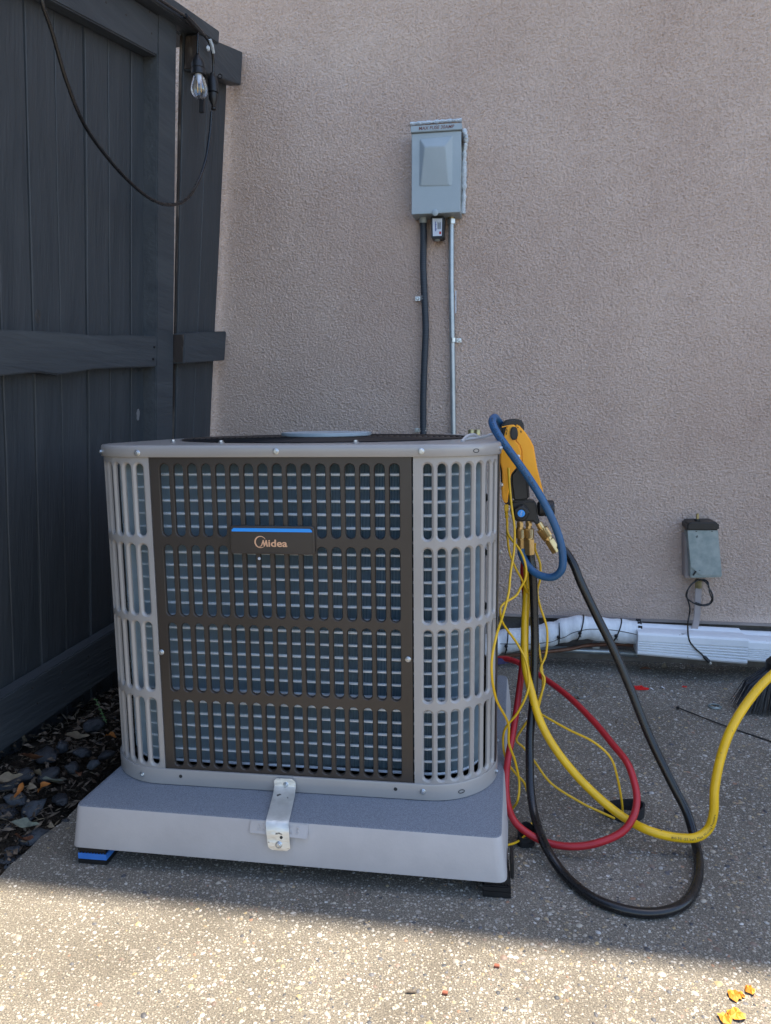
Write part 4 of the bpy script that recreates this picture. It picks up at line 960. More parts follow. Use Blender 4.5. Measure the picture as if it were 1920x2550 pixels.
# blue hose
A6 = [(709, 1665, .247), (720, 1740, .245), (790, 1870, .235), (900, 1968, .222), (1030, 2008, .212), (1130, 1988, .205), (1200, 1900, .198), (1208, 1750, .195), (1172, 1550, .19), (1090, 1330, .185), (960, 1070, .18), (830, 860, .18), (690, 660, .18), (560, 480, .18), (440, 310, .185), (380, 200, .195), (366, 130, .21), (395, 95, .235), (440, 145, .262), (490, 210, .29), (560, 330, .305)]
bh_pts = [Z6(x, y, Y) for x, y, Y in A6]
bh = thing('blue_hose', 'dark blue charging hose looping from the gauge fittings up over the yellow gauge', 'hose', tuple(bh_pts[5]))
bhp = spline(bh_pts, 10); B().tube(bhp, .0078, 14).build('tube', M['blue'], bh, smooth=80)
def text_on(path_pts, r, txt, size, i0, name, m, parent, facing=(0, -1, 0), flip=False):
    cu = bpy.data.curves.new(name, 'FONT'); cu.body = txt; cu.size = size; cu.align_y = 'CENTER'; cu.resolution_u = 1
    ob = bpy.data.objects.new('tmp', cu); me = bpy.data.meshes.new_from_object(ob); bpy.data.objects.remove(ob); bpy.data.curves.remove(cu)
    P = [V(p) for p in path_pts]
    if flip: P = P[::-1]
    S = np.concatenate([[0], np.cumsum([np.linalg.norm(P[i + 1] - P[i]) for i in range(len(P) - 1)])]); s0 = S[i0]; A = np.array(P)
    org = V(ORG[parent.name])
    for v in me.vertices:
        s_ = min(s0 + v.co.x, S[-1] - .001); p = V([np.interp(s_, S, A[:, k]) for k in range(3)]); q_ = V([np.interp(s_ + .001, S, A[:, k]) for k in range(3)])
        T_ = q_ - p; T_ /= np.linalg.norm(T_); F_ = CAMP - p; F_ = V((0, F_[1], F_[2] * .5)); F_ -= T_ * (F_ @ T_); F_ /= np.linalg.norm(F_); U_ = np.cross(F_, T_)
        a = v.co.y / r; v.co = Vector(tuple(p + (r + .0002) * (cos(a) * F_ + sin(a) * U_) - org))
    me.materials.clear(); me.materials.append(m); o = bpy.data.objects.new(name, me); SC.collection.objects.link(o); o.parent = parent; ORG[o.name] = tuple(org)
text_on(bhp, .0078, '800 PSI (55 bar) Max WP  4000 PSI (275 bar) Min Burst', .0072, 42, 'hose_print', M['inkblack'], bh, flip=True)
# black evacuation hose
BP = [Z6(823, 1720, .247), (Z6(830, 1800, .246)), Z6(850, 1950, .243), aty(1330, 1506, .24), aty(1332, 1610, .23), aty(1328, 1739, .205), aty(1320, 1826, .18), aty(1319, 1900, .155), aty(1322, 1975, .12), aty(1335, 2045, .075)]
BP += [gnd(1360, 2110, .03), gnd(1403, 2175, .012), gnd(1468, 2231, .0085), gnd(1537, 2261, .0085), gnd(1610, 2274, .0085), gnd(1675, 2265, .0085), gnd(1714, 2240, .0085), gnd(1736, 2196, .0085), gnd(1740, 2144, .010), gnd(1729, 2088, .022)]
BP += [aty(1710, 2023, .11), aty(1673, 1950, .13), aty(1617, 1834, .16), aty(1567, 1709, .185), aty(1524, 1610, .20), aty(1485, 1532, .212), aty(1447, 1452, .222), aty(1428, 1405, .23), Z6(1230, 1690, .24), Z6(1150, 1640, .243)]
hose('black_hose', 'thick black vacuum hose hanging from the gauge in a long loop on the patio', 'hose', BP, .0085, M['bhose'], 14)
# thick yellow hose
YP = [Z6(770, 1500, .275), Z6(775, 1800, .272), aty(1314, 1440, .268), aty(1311, 1490, .26), aty(1307, 1566, .245), aty(1308, 1653, .225), aty(1323, 1722, .20), aty(1347, 1800, .175), aty(1386, 1869, .155), aty(1442, 1938, .13), aty(1502, 1996, .105), aty(1559, 2039, .085), gnd(1615, 2068, .045), gnd(1675, 2084, .037), gnd(1731, 2086, .038), aty(1764, 2064, .065), aty(1777, 2023, .07), aty(1780, 1960, .08), aty(1796, 1882, .10), aty(1822, 1813, .12), aty(1865, 1744, .15), aty(1920, 1683, .18), aty(2010, 1620, .25), aty(2120, 1620, .32), aty(2200, 1750, .36)]
YP += [gnd(2300, 1850, .01), gnd(2500, 1880, .01)]
yh = thing('yellow_hose', 'thick yellow hose crossing low over the black hose and rising out at right', 'hose', tuple(YP[12]))
yhp = spline(YP, 9); B().tube(yhp, .0082, 14).build('tube', M['yhose'], yh, smooth=80)
text_on(yhp, .0082, '800 PSI (55 bar) Max Working Pressure', .0066, 116, 'hose_print', M['inkblack'], yh)
# red hose
RP = [Z6(760, 1600, .285), Z6(742, 1850, .282), aty(1304, 1440, .278), aty(1309, 1500, .275), aty(1306, 1600, .265), aty(1298, 1680, .245), aty(1288, 1757, .215), aty(1277, 1826, .185), aty(1265, 1890, .155), aty(1260, 1950, .12), aty(1264, 2000, .09), aty(1280, 2043, .06), aty(1312, 2073, .045), aty(1364, 2099, .035), aty(1425, 2108, .025), aty(1485, 2100, .025), aty(1546, 2074, .035), aty(1576, 2036, .05), aty(1586, 1993, .075), aty(1580, 1950, .10), aty(1562, 1900, .13), aty(1528, 1856, .17), aty(1477, 1795, .23), aty(1416, 1735, .30), aty(1356, 1690, .37), aty(1320, 1668, .42), aty(1290, 1650, .45), aty(1262, 1641, .47), aty(1235, 1641, .48)]
rh = thing('red_hose', 'red charging hose looping from the gauge to the condenser valve', 'hose', tuple(RP[13]))
B().tube(spline(RP, 8), .0068, 12).build('tube', M['red'], rh, smooth=80)
b = B(); p = aty(1254, 1652, .46); b.fbox(p + V((-.02, 0, -.006)), V((.035, .01, .003)), V((0, .012, 0)), V((-.004, 0, .014))); b.build('blue_valve_handle', mat('navy_plastic', (.01, .02, .12), rough=.35), rh, bevel=.002)
# thin yellow sensor wires
W = []
W.append(('thin yellow probe wire hanging nearest the condenser with a moulded plug on top', [Z6(535, 1180, .235), Z6(540, 1300, .235), aty(1264, 1340, .235), aty(1270, 1380, .235), aty(1284, 1415, .236), aty(1300, 1445, .24), aty(1322, 1500, .262), aty(1340, 1600, .262), aty(1352, 1700, .24), aty(1340, 1770, .23), aty(1352, 1781, .22), aty(1416, 1817, .19), aty(1477, 1847, .165), aty(1520, 1886, .15), aty(1537, 1934, .14), aty(1548, 1994, .14), gnd(1551, 2030, .018)]))
W.append(('thin yellow probe wire crossing in front of the other wires and bowing out left', [Z6(560, 700, .225), Z6(572, 900, .215), Z6(590, 1100, .205), Z6(610, 1260, .20), Z6(632, 1420, .195), Z6(626, 1680, .19), Z6(585, 1950, .175), Z6(560, 2200, .15), aty(1253, 1530, .11), aty(1235, 1588, .045), aty(1224, 1661, .022), aty(1235, 1739, .04), aty(1265, 1800, .09), aty(1267, 1850, .11), aty(1282, 1893, .13), aty(1293, 1947, .14), aty(1290, 1990, .12), gnd(1278, 2012, .03), gnd(1262, 2030, .012)]))
W.append(('thin yellow probe wire looping right below the gauge and ending in the far strap', [Z6(545, 1330, .238), Z6(560, 1500, .23), Z6(700, 1690, .21), Z6(765, 1870, .20), Z6(762, 2020, .195), Z6(700, 2140, .195), aty(1284, 1484, .19), aty(1252, 1505, .17), aty(1246, 1525, .16), aty(1254, 1555, .18), aty(1290, 1606, .20), aty(1312, 1655, .185), aty(1316, 1713, .165), aty(1292, 1770, .16), aty(1258, 1815, .165), aty(1253, 1855, .175), aty(1262, 1895, .17), aty(1283, 1925, .175), aty(1304, 1947, .175), aty(1312, 1970, .18)]))
W.append(('thin yellow probe wire bowing out right of the black hose', [Z6(880, 1600, .262), Z6(880, 1680, .262), Z6(938, 1850, .262), Z6(935, 2040, .262), Z6(905, 2180, .262), aty(1345, 1510, .26), aty(1362, 1566, .258), aty(1360, 1627, .25), aty(1346, 1665, .24), aty(1356, 1690, .235), aty(1350, 1722, .228), aty(1330, 1770, .222), aty(1300, 1815, .22), aty(1286, 1843, .215), aty(1304, 1862, .21), aty(1330, 1895, .20), aty(1373, 1951, .17), aty(1446, 1998, .15), aty(1500, 2024, .145), gnd(1530, 2038, .01)]))
for lab, P in W:
    t = thing('sensor_wire', lab, 'wire', tuple(P[6]), 'thin yellow probe wires of the gauge')
    B().tube(spline(P, 8), .0024, 8).build('wire', M['ywire'], t, smooth=80)
    if lab.startswith('thin yellow probe wire hanging nearest'):
        q0, q1, q2 = Z6(525, 1150, .235), Z6(532, 1205, .235), Z6(540, 1300, .235)
        B().fbox(Z6(510, 1215, .23), (.0085, 0, 0), (0, .008, 0), Z6(510, 1140, .23) - Z6(510, 1215, .23)).build('plug', M['ywire'], t, bevel=.001)
        sp4 = spline([q1, (q1 + q2) / 2, q2], 8); B().tube(sp4, [.0042 if i % 4 < 2 else .0031 for i in range(len(sp4))], 8).build('strain_relief', M['ywire'], t)
# small wire out of the pad corner clamp
t = thing('sensor_wire', 'short thin yellow wire poking out beside the pad right front corner', 'wire', tuple(gnd(1280, 2095, .01)), 'thin yellow probe wires of the gauge')
B().tube(spline([gnd(1250, 2098, .02), gnd(1262, 2104, .016), gnd(1285, 2098, .012), gnd(1304, 2084, .014), gnd(1320, 2068, .012), gnd(1323, 2050, .01)], 8), .0022, 8).build('wire', M['ywire'], t, smooth=80)
# probe straps on the ground
def strap_loop(c, r, h, label, squash=.6, rot=.2):
    t = thing('probe_strap', label, 'strap', tuple(c)); rings = []
    lo, hi, lo2, hi2 = [], [], [], []
    for k in range(28):
        a = 2 * pi * k / 28; rr = r * (1 + .06 * sin(3 * a)); x = rr * cos(a); y = rr * squash * sin(a); X_ = x * cos(rot) - y * sin(rot); Y_ = x * sin(rot) + y * cos(rot)
        for lst, f, z in ((lo, 1, 0), (hi, 1.02, h * (1 + .25 * sin(a + 1))), (hi2, .92, h * (1 + .25 * sin(a + 1))), (lo2, .9, 0)): lst.append((c[0] + X_ * f, c[1] + Y_ * f, c[2] + z))
    B().loft([lo, hi, hi2, lo2, lo]).build('loop', M['blackmat'], t, smooth=50)
    B().box((c[0] - .012, c[1] - r * squash - .004, c[2]), (c[0] + .014, c[1] - r * squash + .010, c[2] + .012)).build('clamp_body', M['blackpl'], t, bevel=.003)
    return t
c = gnd(1560, 2045, 0); strap_loop((c[0], c[1] + .02, .0005), .040, .020, 'round black hook-and-loop strap where two thin yellow wires end', .62, .1)
c = gnd(1310, 2098, 0); strap_loop((c[0], c[1], .0005), .021, .024, 'small crumpled black strap beside the pad right front corner', .75, 1.2)

# ================================================================== STRING LIGHT
sl = thing('string_light', 'black outdoor string light with a clear bulb hanging from the fence top', 'string light', tuple(fpix(493, 180, .05)))
cabp = [(104, -40), (106, 10), (130, 80), (165, 200), (210, 310), (270, 395), (330, 460), (380, 498), (420, 510), (460, 500), (490, 460), (512, 400), (523, 330), (527, 278)]
B().tube(spline([fpix(x, y, .06) for x, y in cabp], 10), .0042, 8).build('cable', M['bhose'], sl, smooth=80)
B().tube(spline([fpix(x, y, .045) for x, y in ((384, -10), (420, 14), (462, 42), (490, 68), (510, 90), (525, 115), (531, 150), (531, 185))], 8), .0036, 8).build('cable', M['bhose'], sl, smooth=80)
B().tube([fpix(493, 68, .045), fpix(493, 100, .05), fpix(492, 134, .05)], .0032, 8).build('drop_wire', M['bhose'], sl)
B().tube([fpix(462, 40, .045), fpix(480, 60, .046), fpix(500, 80, .046)], [.007, .009, .007], 8).build('splice', M['blackpl'], sl)
cb = fpix(493, 150, .05); dv = lambda py: fpix(493, py, .05)[2]
sk = B(); zt0, zs1 = dv(132), dv(188)
Hs = zt0 - zs1
sk.lathe([(.0045, 0), (.006, .1 * Hs), (.0145, .30 * Hs), (.0185, .5 * Hs), (.0185, .70 * Hs), (.0175, .72 * Hs), (.0192, .76 * Hs), (.0192, 1.0 * Hs)], (cb[0], cb[1], zt0), (0, 0, -1), 20)
sk.build('socket', M['blackpl'], sl, smooth=40)
Hb = dv(187) - dv(251)
gl = B(); prof = [(.0135, 0), (.0145, .1), (.0185, .28), (.0225, .48), (.0235, .64), (.0215, .80), (.0155, .93), (.0075, .99), (.0005, 1.0)]
gl.lathe([(r, h * Hb) for r, h in prof], (cb[0], cb[1], dv(187)), (0, 0, -1), 24)
bulb = gl.build('bulb', M['glass'], sl, smooth=60)
for dx in (-.0045, .0055):
    B().cyl((cb[0] + dx, cb[1], dv(200)), (cb[0] + dx, cb[1], dv(234)), .0012, 8).build('filament', M['orangeglow'], bulb)
B().lathe([(.010, 0), (.006, .012), (.003, .022)], (cb[0], cb[1], dv(188)), (0, 0, -1), 12).build('glass_stem', M['label'], bulb, smooth=60)
pc = fpix(530, 200, .05); du = lambda py: fpix(530, py, .05)[2]
b = B(); z0 = du(180); H2 = du(180) - du(232)
b.lathe([(.005, 0), (.007, .05 * H2), (.0065, .12 * H2), (.012, .25 * H2), (.0145, .45 * H2), (.0145, H2)], (pc[0], pc[1], z0), (0, 0, -1), 14); b.build('plug_socket', M['blackpl'], sl, smooth=40)
b = B(); z0 = du(234); H3 = du(234) - du(278)
b.lathe([(.0125, 0), (.0125, .35 * H3), (.005, .75 * H3), (.0065, .78 * H3), (.005, .85 * H3), (.0075, .88 * H3), (.0075, .96 * H3), (.004, H3)], (pc[0] - .001, pc[1], z0), (0, 0, -1), 14); b.build('plug', M['blackpl'], sl, smooth=40)
p = fpix(500, 262, .05); B().fbox(p + V((-.007, 0, -.018)), (.013, 0, 0), (0, .01, 0), (.003, 0, .036)).build('end_cap', M['blackpl'], sl, bevel=.001)
p = fpix(548, 190, .05); B().tube([p + V((.006 * cos(t), 0, .006 * sin(t))) for t in np.linspace(0, 2 * pi, 13)], .0016, 6).build('hanging_ring', M['blackpl'], sl)
p0, p1 = fpix(523, 98, .052), fpix(532, 132, .053); B().tube([p0, (p0 + p1) / 2 + V((.001, 0, 0)), p1], [.0045, .005, .0042], 7).build('white_tape', M['caulk'], sl)
p = fpix(518, 120, .05); B().lathe([(.001, 0), (.0055, .004), (.006, .009), (.003, .014)], p + V((0, 0, .007)), (0, 0, -1), 8).build('paint_drip', M['caulk'], sl)

# ================================================================== BROOM
br0 = aty(1922, 1612, .74); bm_ = thing('broom', 'black bristle broom head standing at the right edge on the patio', 'broom', (br0[0] + .03, .74, 0))
b = B(); rr3 = random.Random(5)
topc = V((br0[0] + .03, .76, .115))
for k in range(620):
    ux = rr3.uniform(-1, 1); uy = rr3.uniform(-1, 1)
    a = topc + V((ux * .028, uy * .014, rr3.uniform(-.01, .01)))
    e = V((topc[0] + ux * (.105 + .012 * rr3.random()) + rr3.uniform(-.006, .006), .745 + uy * .035, .002 + .022 * rr3.random() * (1 + abs(ux)) * .5))
    mid = (a + e) / 2 + V((ux * .012, uy * .004, .008)) + V([rr3.uniform(-.003, .003) for _ in range(3)])
    b.tube([a, mid, e], [.0011, .001, .0007], 4, caps=False)
tag(b.build('bristles', M['bristle'], bm_), kind='stuff')
B().lathe([(.034, 0), (.034, .03), (.02, .045), (.013, .06)], topc - V((0, 0, .006)), (0, 0, 1), 18).build('ferrule', M['blackpl'], bm_, smooth=40)
B().tube([topc + V((0, 0, .04)), topc + V((.12, .05, .45)), V((topc[0] + .27, .995, 1.15))], .0115, 12).build('handle', mat('broom_handle', (.3, .3, .32), rough=.4), bm_, smooth=60)

# ================================================================== SMALL THINGS ON THE PATIO
P0_, P1_ = gnd(1688, 1762, .006), gnd(1960, 1860, .004)
zt_ = thing('cable_tie', 'long black cable tie lying on the patio near the broom', 'cable tie', tuple(P0_))
mid = spline([P0_, gnd(1780, 1798, .005), gnd(1860, 1826, .003), P1_, gnd(2010, 1880, .004)], 6)
B().tube(mid, .0019, 5).build('strap', M['blackpl'], zt_); B().fbox(P0_ + V((-.004, -.003, -.005)), (.008, .002, 0), (0, .006, 0), (0, 0, .008)).build('head', M['blackpl'], zt_, bevel=.001)
c = gnd(1780, 1759, .003); t = thing('washer_ring', 'flat gray plastic ring on the patio near the cable tie', 'ring', tuple(c))
B().tube([c + V((.0165 * cos(a), .0165 * sin(a), 0)) for a in np.linspace(0, 2 * pi, 25)], .0018, 6, caps=False).build('outer_ring', M['sheet'], t, smooth=60)
B().tube([c + V((.0125 * cos(a), .0125 * sin(a), .0015)) for a in np.linspace(0, 2 * pi, 25)], .0018, 6, caps=False).build('inner_ring', M['sheet'], t, smooth=60)
c = gnd(1437, 1738, .001); ring = []
for a in np.linspace(0, pi, 10): ring.append(c + V((-.006 + .011 * cos(a), 0, .010 * sin(a))))
b = B(); b.loft([[p + V((0, -.006, 0)) for p in ring], [p + V((0, .006, 0)) for p in ring]], closed=False); b.box(tuple(c + V((.005, -.006, 0))), tuple(c + V((.022, .006, .0012))))
tag(b.build('pipe_clamp', M['steel'], smooth=50, loc=tuple(c)), 'small shiny steel pipe clamp dropped on the patio beside the red hose', 'pipe clamp')
c = gnd(1590, 1716, .001); t = thing('red_plastic_clip', 'broken red plastic clip pieces on the patio behind the black hose', 'plastic clip', tuple(c))
B().prism([c + V(q_) for q_ in ((-.02, -.006, 0), (.0, -.010, 0), (.022, -.006, 0), (.030, -.002, 0), (.018, .004, 0), (.012, .013, 0), (.002, .006, 0), (-.008, .012, 0), (-.018, .004, 0))], (0, 0, .006)).build('body', M['redpl'], t, bevel=.001)
B().tube([c + V((-.035, -.004, .002)), c + V((-.018, .0, .004)), c + V((.01, .004, .008))], .0028, 6).build('arm', M['redpl'], t)
for k in range(4): B().fbox(c + V((-.012 + .007 * k, -.004, .006)), (.003, 0, 0), (0, .008, 0), (0, 0, .003)).build('tooth', M['redpl'], t)
for (px, py, lab) in ((1620, 1716, 'shiny metal scrap right beside the red clip'), (1648, 1713, 'shiny metal scrap farther right of the red clip')):
    c = gnd(px, py, .002); b = B(); b.tube([c + V((-.006, .003, 0)), c + V((0, 0, .004)), c + V((.007, -.004, 0))], .0015, 5); b.tube([c + V((-.004, -.004, 0)), c + V((.004, .004, .001))], .0013, 5)
    tag(b.build('metal_scrap', M['steel'], loc=tuple(c)), lab, 'scrap', 'scraps on the patio')
c = gnd(1704, 1711, .0005); tag(B().prism([c + V(q_) for q_ in ((-.007, -.002, 0), (.006, -.003, 0), (.008, .001, 0), (-.004, .003, 0))], (0, 0, .003)).build('red_chip', M['redpl'], bevel=.0005, loc=tuple(c)), 'tiny red plastic chip lying alone on the patio near the foundation', 'plastic chip')
c = gnd(1536, 1795, .002); tag(B().tube([c + V((-.004, -.011, 0)), c + V((.005, .011, .001))], .0022, 5).build('twig', M['twig'], loc=tuple(c)), 'short dark twig on the patio between the red and black hoses', 'twig')
c = gnd(1607, 1665, .004); tag(B().tube([c + V((-.016, -.003, 0)), c + V((0, .002, .003)), c + V((.018, 0, 0))], [.002, .004, .001], 6).build('curled_leaf', M['leafbrown'], loc=tuple(c)), 'curled brown leaf at the foot of the foundation', 'leaf')
for (px, py, s_, lab) in ((1237, 2408, .0042, 'small brick red chip on the sunlit patio nearest the shadow edge'), (1108, 2475, .0042, 'small brick red chip on the sunlit patio lower centre')):
    c = gnd(px, py, .0); tag(B().prism([c + V(q_) * s_ for q_ in ((-1, -.6, 0), (.9, -.8, 0), (1, .5, 0), (-.7, .7, 0))], (0, 0, .004)).build('brick_chip', M['brick'], bevel=.0006, loc=tuple(c)), lab, 'chip', 'brick red chips on the patio')
c = gnd(1023, 2471, .0018); tag(B().tube([c + V((-.008, -.001, 0)), c + V((0, 0, .0005)), c + V((.008, .001, 0))], [.0005, .002, .0005], 6).build('seed_pod', M['twig'], loc=tuple(c)), 'dark slender seed pod on the sunlit patio', 'seed pod')

def leaf_mesh(name, L_, W_, curl, m, seed):
    r = random.Random(seed); n = 8; top = []; vs = []; fs = []
    for i in range(n + 1):
        t = i / n; w = W_ * math.sin(pi * t ** .8) ** .8 * .5 * (1 + .35 * r.uniform(-1, 1)) + .0003; x = (t - .5) * L_; z = curl * (t - .5) ** 2 * 4 * L_ * .25
        tw = .9 * sin(t * 3 + seed); vs += [(x, -w, z + w * (.6 + tw)), (x, .12 * L_ * sin(t * pi) * (.3 if seed % 2 else -.3), z + .04 * L_ * sin(t * 7)), (x, w, z + w * (.8 - tw))]
    for i in range(n): a = i * 3; fs += [(a, a + 3, a + 4, a + 1), (a + 1, a + 4, a + 5, a + 2)]
    b = B(); b.v = vs; b.f = fs; o = b.build(name, m, smooth=80); me = o.data; bpy.data.objects.remove(o)
    return me
lv = {k: [leaf_mesh('leaf', L_, W_, c_, M[mm_], s_) for s_, (L_, W_, c_) in enumerate(((.05, .018, .5), (.04, .02, 1.0), (.032, .014, -.6), (.06, .014, .3)))] for k, mm_ in (('brown', 'leafbrown'), ('tan', 'leaftan'), ('gray', 'leafgray'), ('orange', 'leaforange'))}
def leaf(px, py, kind, v, label, z=.0, rot=None, sc=1., tilt=.3, off=0):
    p = gnd(px, py, z); me = lv[kind][v]; o = bpy.data.objects.new('leaf', me); SC.collection.objects.link(o); o.location = tuple(p + V((0, 0, .004)))
    o.rotation_euler = (random.uniform(-tilt, tilt), random.uniform(-tilt, tilt), random.uniform(0, 6.28) if rot is None else rot); o.scale = (sc,) * 3
    return tag(o, label, 'leaf', 'dry leaves fallen in the bed' if px < 400 else 'leaves on the patio')
leaf(1654, 1668, 'tan', 1, 'curled tan leaf upright against the foundation under the white cover', .012, 1.4, .9, .9)
leaf(80, 1892, 'brown', 0, 'reddish brown leaf lying highest on the rocks near the fence', .055, .1, 1.1, .1)
leaf(22, 1944, 'tan', 3, 'pale tan leaf against the fence foot at the far left', .05, .3, 1.0, .2)
leaf(90, 1930, 'tan', 2, 'narrow pale leaf standing upright among the rocks', .055, 1.7, 1.2, .8)
leaf(52, 1975, 'orange', 1, 'bright orange brown leaf standing on edge in the bed', .05, 1.3, .8, .9)
leaf(108, 1964, 'orange', 2, 'forked orange leaf right of the bright orange one', .048, .8, .9, .6)
leaf(75, 1966, 'tan', 2, 'small yellowish leaf between the two orange leaves', .045, .3, .8, .4)
leaf(132, 1950, 'gray', 0, 'gray green leaf right of the forked orange leaf', .05, .2, .9, .3)
leaf(62, 2060, 'gray', 3, 'long gray leaf lying on the dark soil', .022, .1, .95, .2)
leaf(58, 2098, 'brown', 1, 'red brown curled leaf near the patio slab edge', .015, .2, .9, .5)
leaf(124, 2062, 'tan', 2, 'tan leaf lying over the patio slab edge', .010, .1, .6, .2)
leaf(275, 1836, 'orange', 2, 'orange brown leaf beside the condenser left foot', .05, .5, .9, .3)
leaf(192, 1840, 'tan', 3, 'thin straw coloured leaf high in the debris', .062, .9, 1., .4)
leaf(195, 1930, 'brown', 2, 'small brown leaf in the middle of the bed debris', .05, 2.5, .8, .4)
p = fpix(54, 1840, -.035); me = lv['tan'][2]; o = bpy.data.objects.new('leaf', me); SC.collection.objects.link(o); o.location = tuple(p + V((.008, 0, 0))); o.rotation_euler = (1.4, 1.2, .3); o.scale = (.7,) * 3
tag(o, 'pink tan leaf flake stuck under the lowest fence rail', 'leaf', 'dry leaves fallen in the bed')
# petals
def petal(px, py, s_, lab):
    c = gnd(px, py, .001); b = B(); rp = random.Random(int(px)); n = 12
    vs = [tuple(c + V((0, 0, .004 * s_ / .012)))] ; fs = []
    for rr_, zz in ((.55, .006), (1., .003)):
        for k in range(n):
            a = 2 * pi * k / n; q_ = s_ * rr_ * rp.uniform(.75, 1.15); vs.append(tuple(c + V((q_ * cos(a), q_ * sin(a), max(0, zz * rp.uniform(.1, 1.4))))))
    for k in range(n): fs += [(0, 1 + k, 1 + (k + 1) % n), (1 + k, 1 + n + k, 1 + n + (k + 1) % n, 1 + (k + 1) % n)]
    b.v = vs; b.f = fs; tag(b.build('petal', M['petal'], loc=tuple(c)), lab, 'petal', 'yellow petals on the sunlit patio')
petal(1829, 2482, .0095, 'orange petal left of the small round one on sunlit concrete'); petal(1868, 2469, .008, 'small bright yellow petal, rightmost and highest on the sunlit concrete'); petal(1846, 2481, .005, 'tiny orange petal bit between two larger petals')
petal(1806, 2538, .010, 'orange petal at the bottom edge, left one of the pair'); petal(1833, 2527, .0115, 'largest yellow orange petal near the bottom edge')

# ================================================================== ROCK BED
def rock_mesh(seed, m):
    r = np.random.default_rng(seed); bm = bmesh.new(); bmesh.ops.create_icosphere(bm, subdivisions=3, radius=1)
    ax = r.uniform(.6, 1.1, 3); ax[2] *= .62; off = r.uniform(0, 50, 3)
    import mathutils.noise as mn
    for v in bm.verts:
        n1 = mn.noise(v.co * 1.1 + Vector(off)); n2 = mn.noise(v.co * 3 + Vector(off)); s_ = 1 + .36 * n1 + .20 * n2 + .06 * mn.noise(v.co * 8 + Vector(off)); v.co = Vector((v.co.x * ax[0] * s_, v.co.y * ax[1] * s_, v.co.z * ax[2] * s_))
    me = bpy.data.meshes.new('river_rock'); bm.to_mesh(me); bm.free(); me.shade_smooth(); me.materials.append(m); return me
rocks = [rock_mesh(s_, M['rock']) for s_ in range(6)] + [rock_mesh(20 + s_, M['rockgray']) for s_ in range(3)]
rk = random.Random(12)
def fence_x(y): return fp(y, .05, -.04)[0]
placed = []
def put_rock(x, y, z, s_, k, label, grp):
    if k >= 6: label = 'rough pale gray rock half buried in the soil bed by the fence'; grp = 'pale gray rocks in the bed along the fence'
    o = bpy.data.objects.new('river_rock', rocks[k]); SC.collection.objects.link(o); o.location = (x, y, z); o.scale = (s_,) * 3
    o.rotation_euler = (rk.uniform(-.4, .4), rk.uniform(-.4, .4), rk.uniform(0, 6.28)); tag(o, label, 'rock', grp)
big = [(25, 1945, .036, 0, .035), (60, 1925, .03, 2, .042), (115, 1875, .03, 1, .046), (155, 1855, .026, 3, .048), (235, 1800, .028, 4, .052), (265, 1875, .022, 5, .04), (232, 1898, .018, 7, .035), (40, 1985, .034, 8, .022), (80, 2010, .036, 6, .012), (15, 2015, .03, 1, .015), (85, 2080, .030, 7, -.005), (30, 2115, .026, 6, -.008), (8, 2150, .03, 8, -.012), (50, 2140, .022, 3, -.015), (150, 1985, .026, 0, .02), (180, 1905, .024, 2, .04), (205, 1868, .024, 5, .046), (120, 1925, .026, 4, .04), (165, 2045, .02, 3, -.002)]
for i, (px, py, s_, k, z) in enumerate(big):
    p = gnd(px, py, z); put_rock(p[0], p[1], z - .006, s_ * .86, k, 'smooth dark rounded river rock lying in the soil bed by the fence', 'river rocks in the bed along the fence')
cnt = 0
while cnt < 45:
    y = rk.uniform(-1.6, 1.05); fx = fence_x(y) + .02; x = rk.uniform(fx, ex(max(y, -1.2)) - .022)
    s_ = rk.uniform(.008, .021); zz = -.014 + .045 * min(1, max(0, (-.88 - x) / .2)) + rk.uniform(-.004, .010)
    if any((x - a) ** 2 + (y - c) ** 2 < (.7 * (s_ + d_)) ** 2 for a, c, d_ in placed): 
        if rk.random() < .97: continue
    placed.append((x, y, s_)); cnt += 1
    put_rock(x, y, zz, s_, rk.randrange(0, 9) if rk.random() < .4 else rk.randrange(0, 6), 'smooth dark rounded river rock lying in the soil bed by the fence', 'river rocks in the bed along the fence')
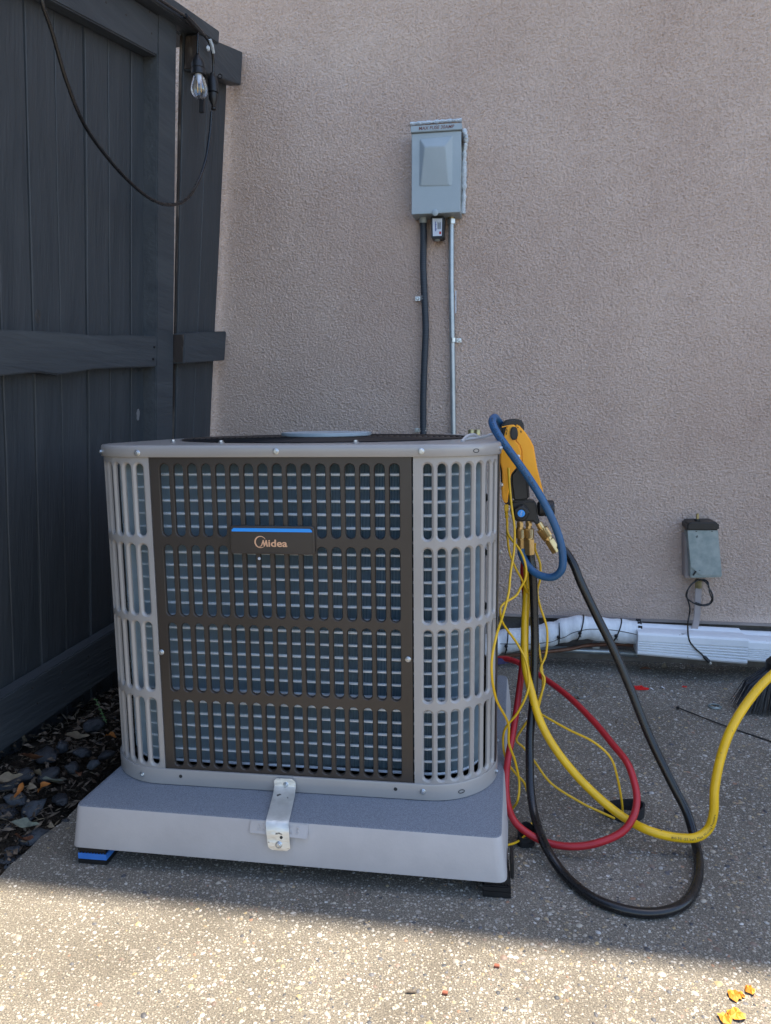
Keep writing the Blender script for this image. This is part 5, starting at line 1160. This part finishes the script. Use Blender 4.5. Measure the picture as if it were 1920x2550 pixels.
# debris: soil crumbs, bark shreds and straw
b = B()
for k in range(15000):
    y = rk.uniform(-.5, 1.05); x = rk.uniform(fence_x(y) + .005, ex(y) - .004); z = -.014 + .045 * min(1, max(0, (-.88 - x) / .2)) + rk.uniform(-.004, .016) * (.5 + rk.random())
    s_ = rk.uniform(.0008, .0042); c = V((x, y, z)); d1 = V([rk.gauss(0, 1) for _ in range(3)]); d1 /= np.linalg.norm(d1); d2 = V([rk.gauss(0, 1) for _ in range(3)]); d2 /= np.linalg.norm(d2); d3 = V([rk.gauss(0, 1) for _ in range(3)]); d3 /= np.linalg.norm(d3)
    b.add([c + d1 * s_, c + d2 * s_, c + d3 * s_, c - (d1 + d2 + d3) * s_ * .5], [(0, 1, 2), (0, 3, 1), (1, 3, 2), (2, 3, 0)])
tag(b.build('soil_crumbs', M['soil']), 'dark soil crumbs between the rocks', 'soil', kind='stuff')
for nm, m_, cnt_, lr, wr in (('bark_litter', 'twig', 1500, (.005, .035), (.0006, .0028)), ('straw_litter', 'leaftan', 230, (.006, .04), (.0003, .0010)), ('leaf_litter', 'litter', 460, (.005, .022), (.002, .006))):
    b = B()
    for k in range(cnt_):
        y = rk.uniform(-.5, 1.0); x = rk.uniform(fence_x(y) + .01, ex(y) - .005); z = -.008 + .045 * min(1, max(0, (-.88 - x) / .2)) + rk.uniform(.004, .026)
        L_ = rk.uniform(*lr); w = rk.uniform(*wr); a = rk.uniform(0, 6.28); t = rk.uniform(-.35, .35); d_ = V((cos(a) * cos(t), sin(a) * cos(t), sin(t))) * L_ / 2; s2 = V((-sin(a), cos(a), rk.uniform(-.5, .5))) * w; c = V((x, y, z)); h_ = V((0, 0, w * .8 + .0005))
        b.add([c - d_, c - d_ * .2 + s2, c + d_ + h_, c - s2 + h_ * 2], [(0, 1, 2, 3)])
    tag(b.build(nm, M[m_]), 'loose %s between the rocks' % nm.replace('_', ' '), 'litter', kind='stuff')
# weed sprig
c = gnd(265, 1800, .06); wd = thing('weed', 'small green weed sprig growing from the rocks beside the condenser', 'weed', tuple(c))
tipp = c + V((-.035, .02, .05)); sp5 = spline([c, c + V((-.012, .006, .02)), tipp], 6); B().tube(sp5, .0009, 5).build('stem', M['weed'], wd)
b = B()
for i, p in enumerate(sp5[2::2]):
    for sgn in (-1, 1):
        d_ = V((sgn * .006, -.003, .003)); b.add([p, p + d_ * .5 + V((0, 0, .002)), p + d_, p + d_ * .5 - V((0, 0, .002))], [(0, 1, 2, 3)])
b.build('leaves', M['weed'], wd)
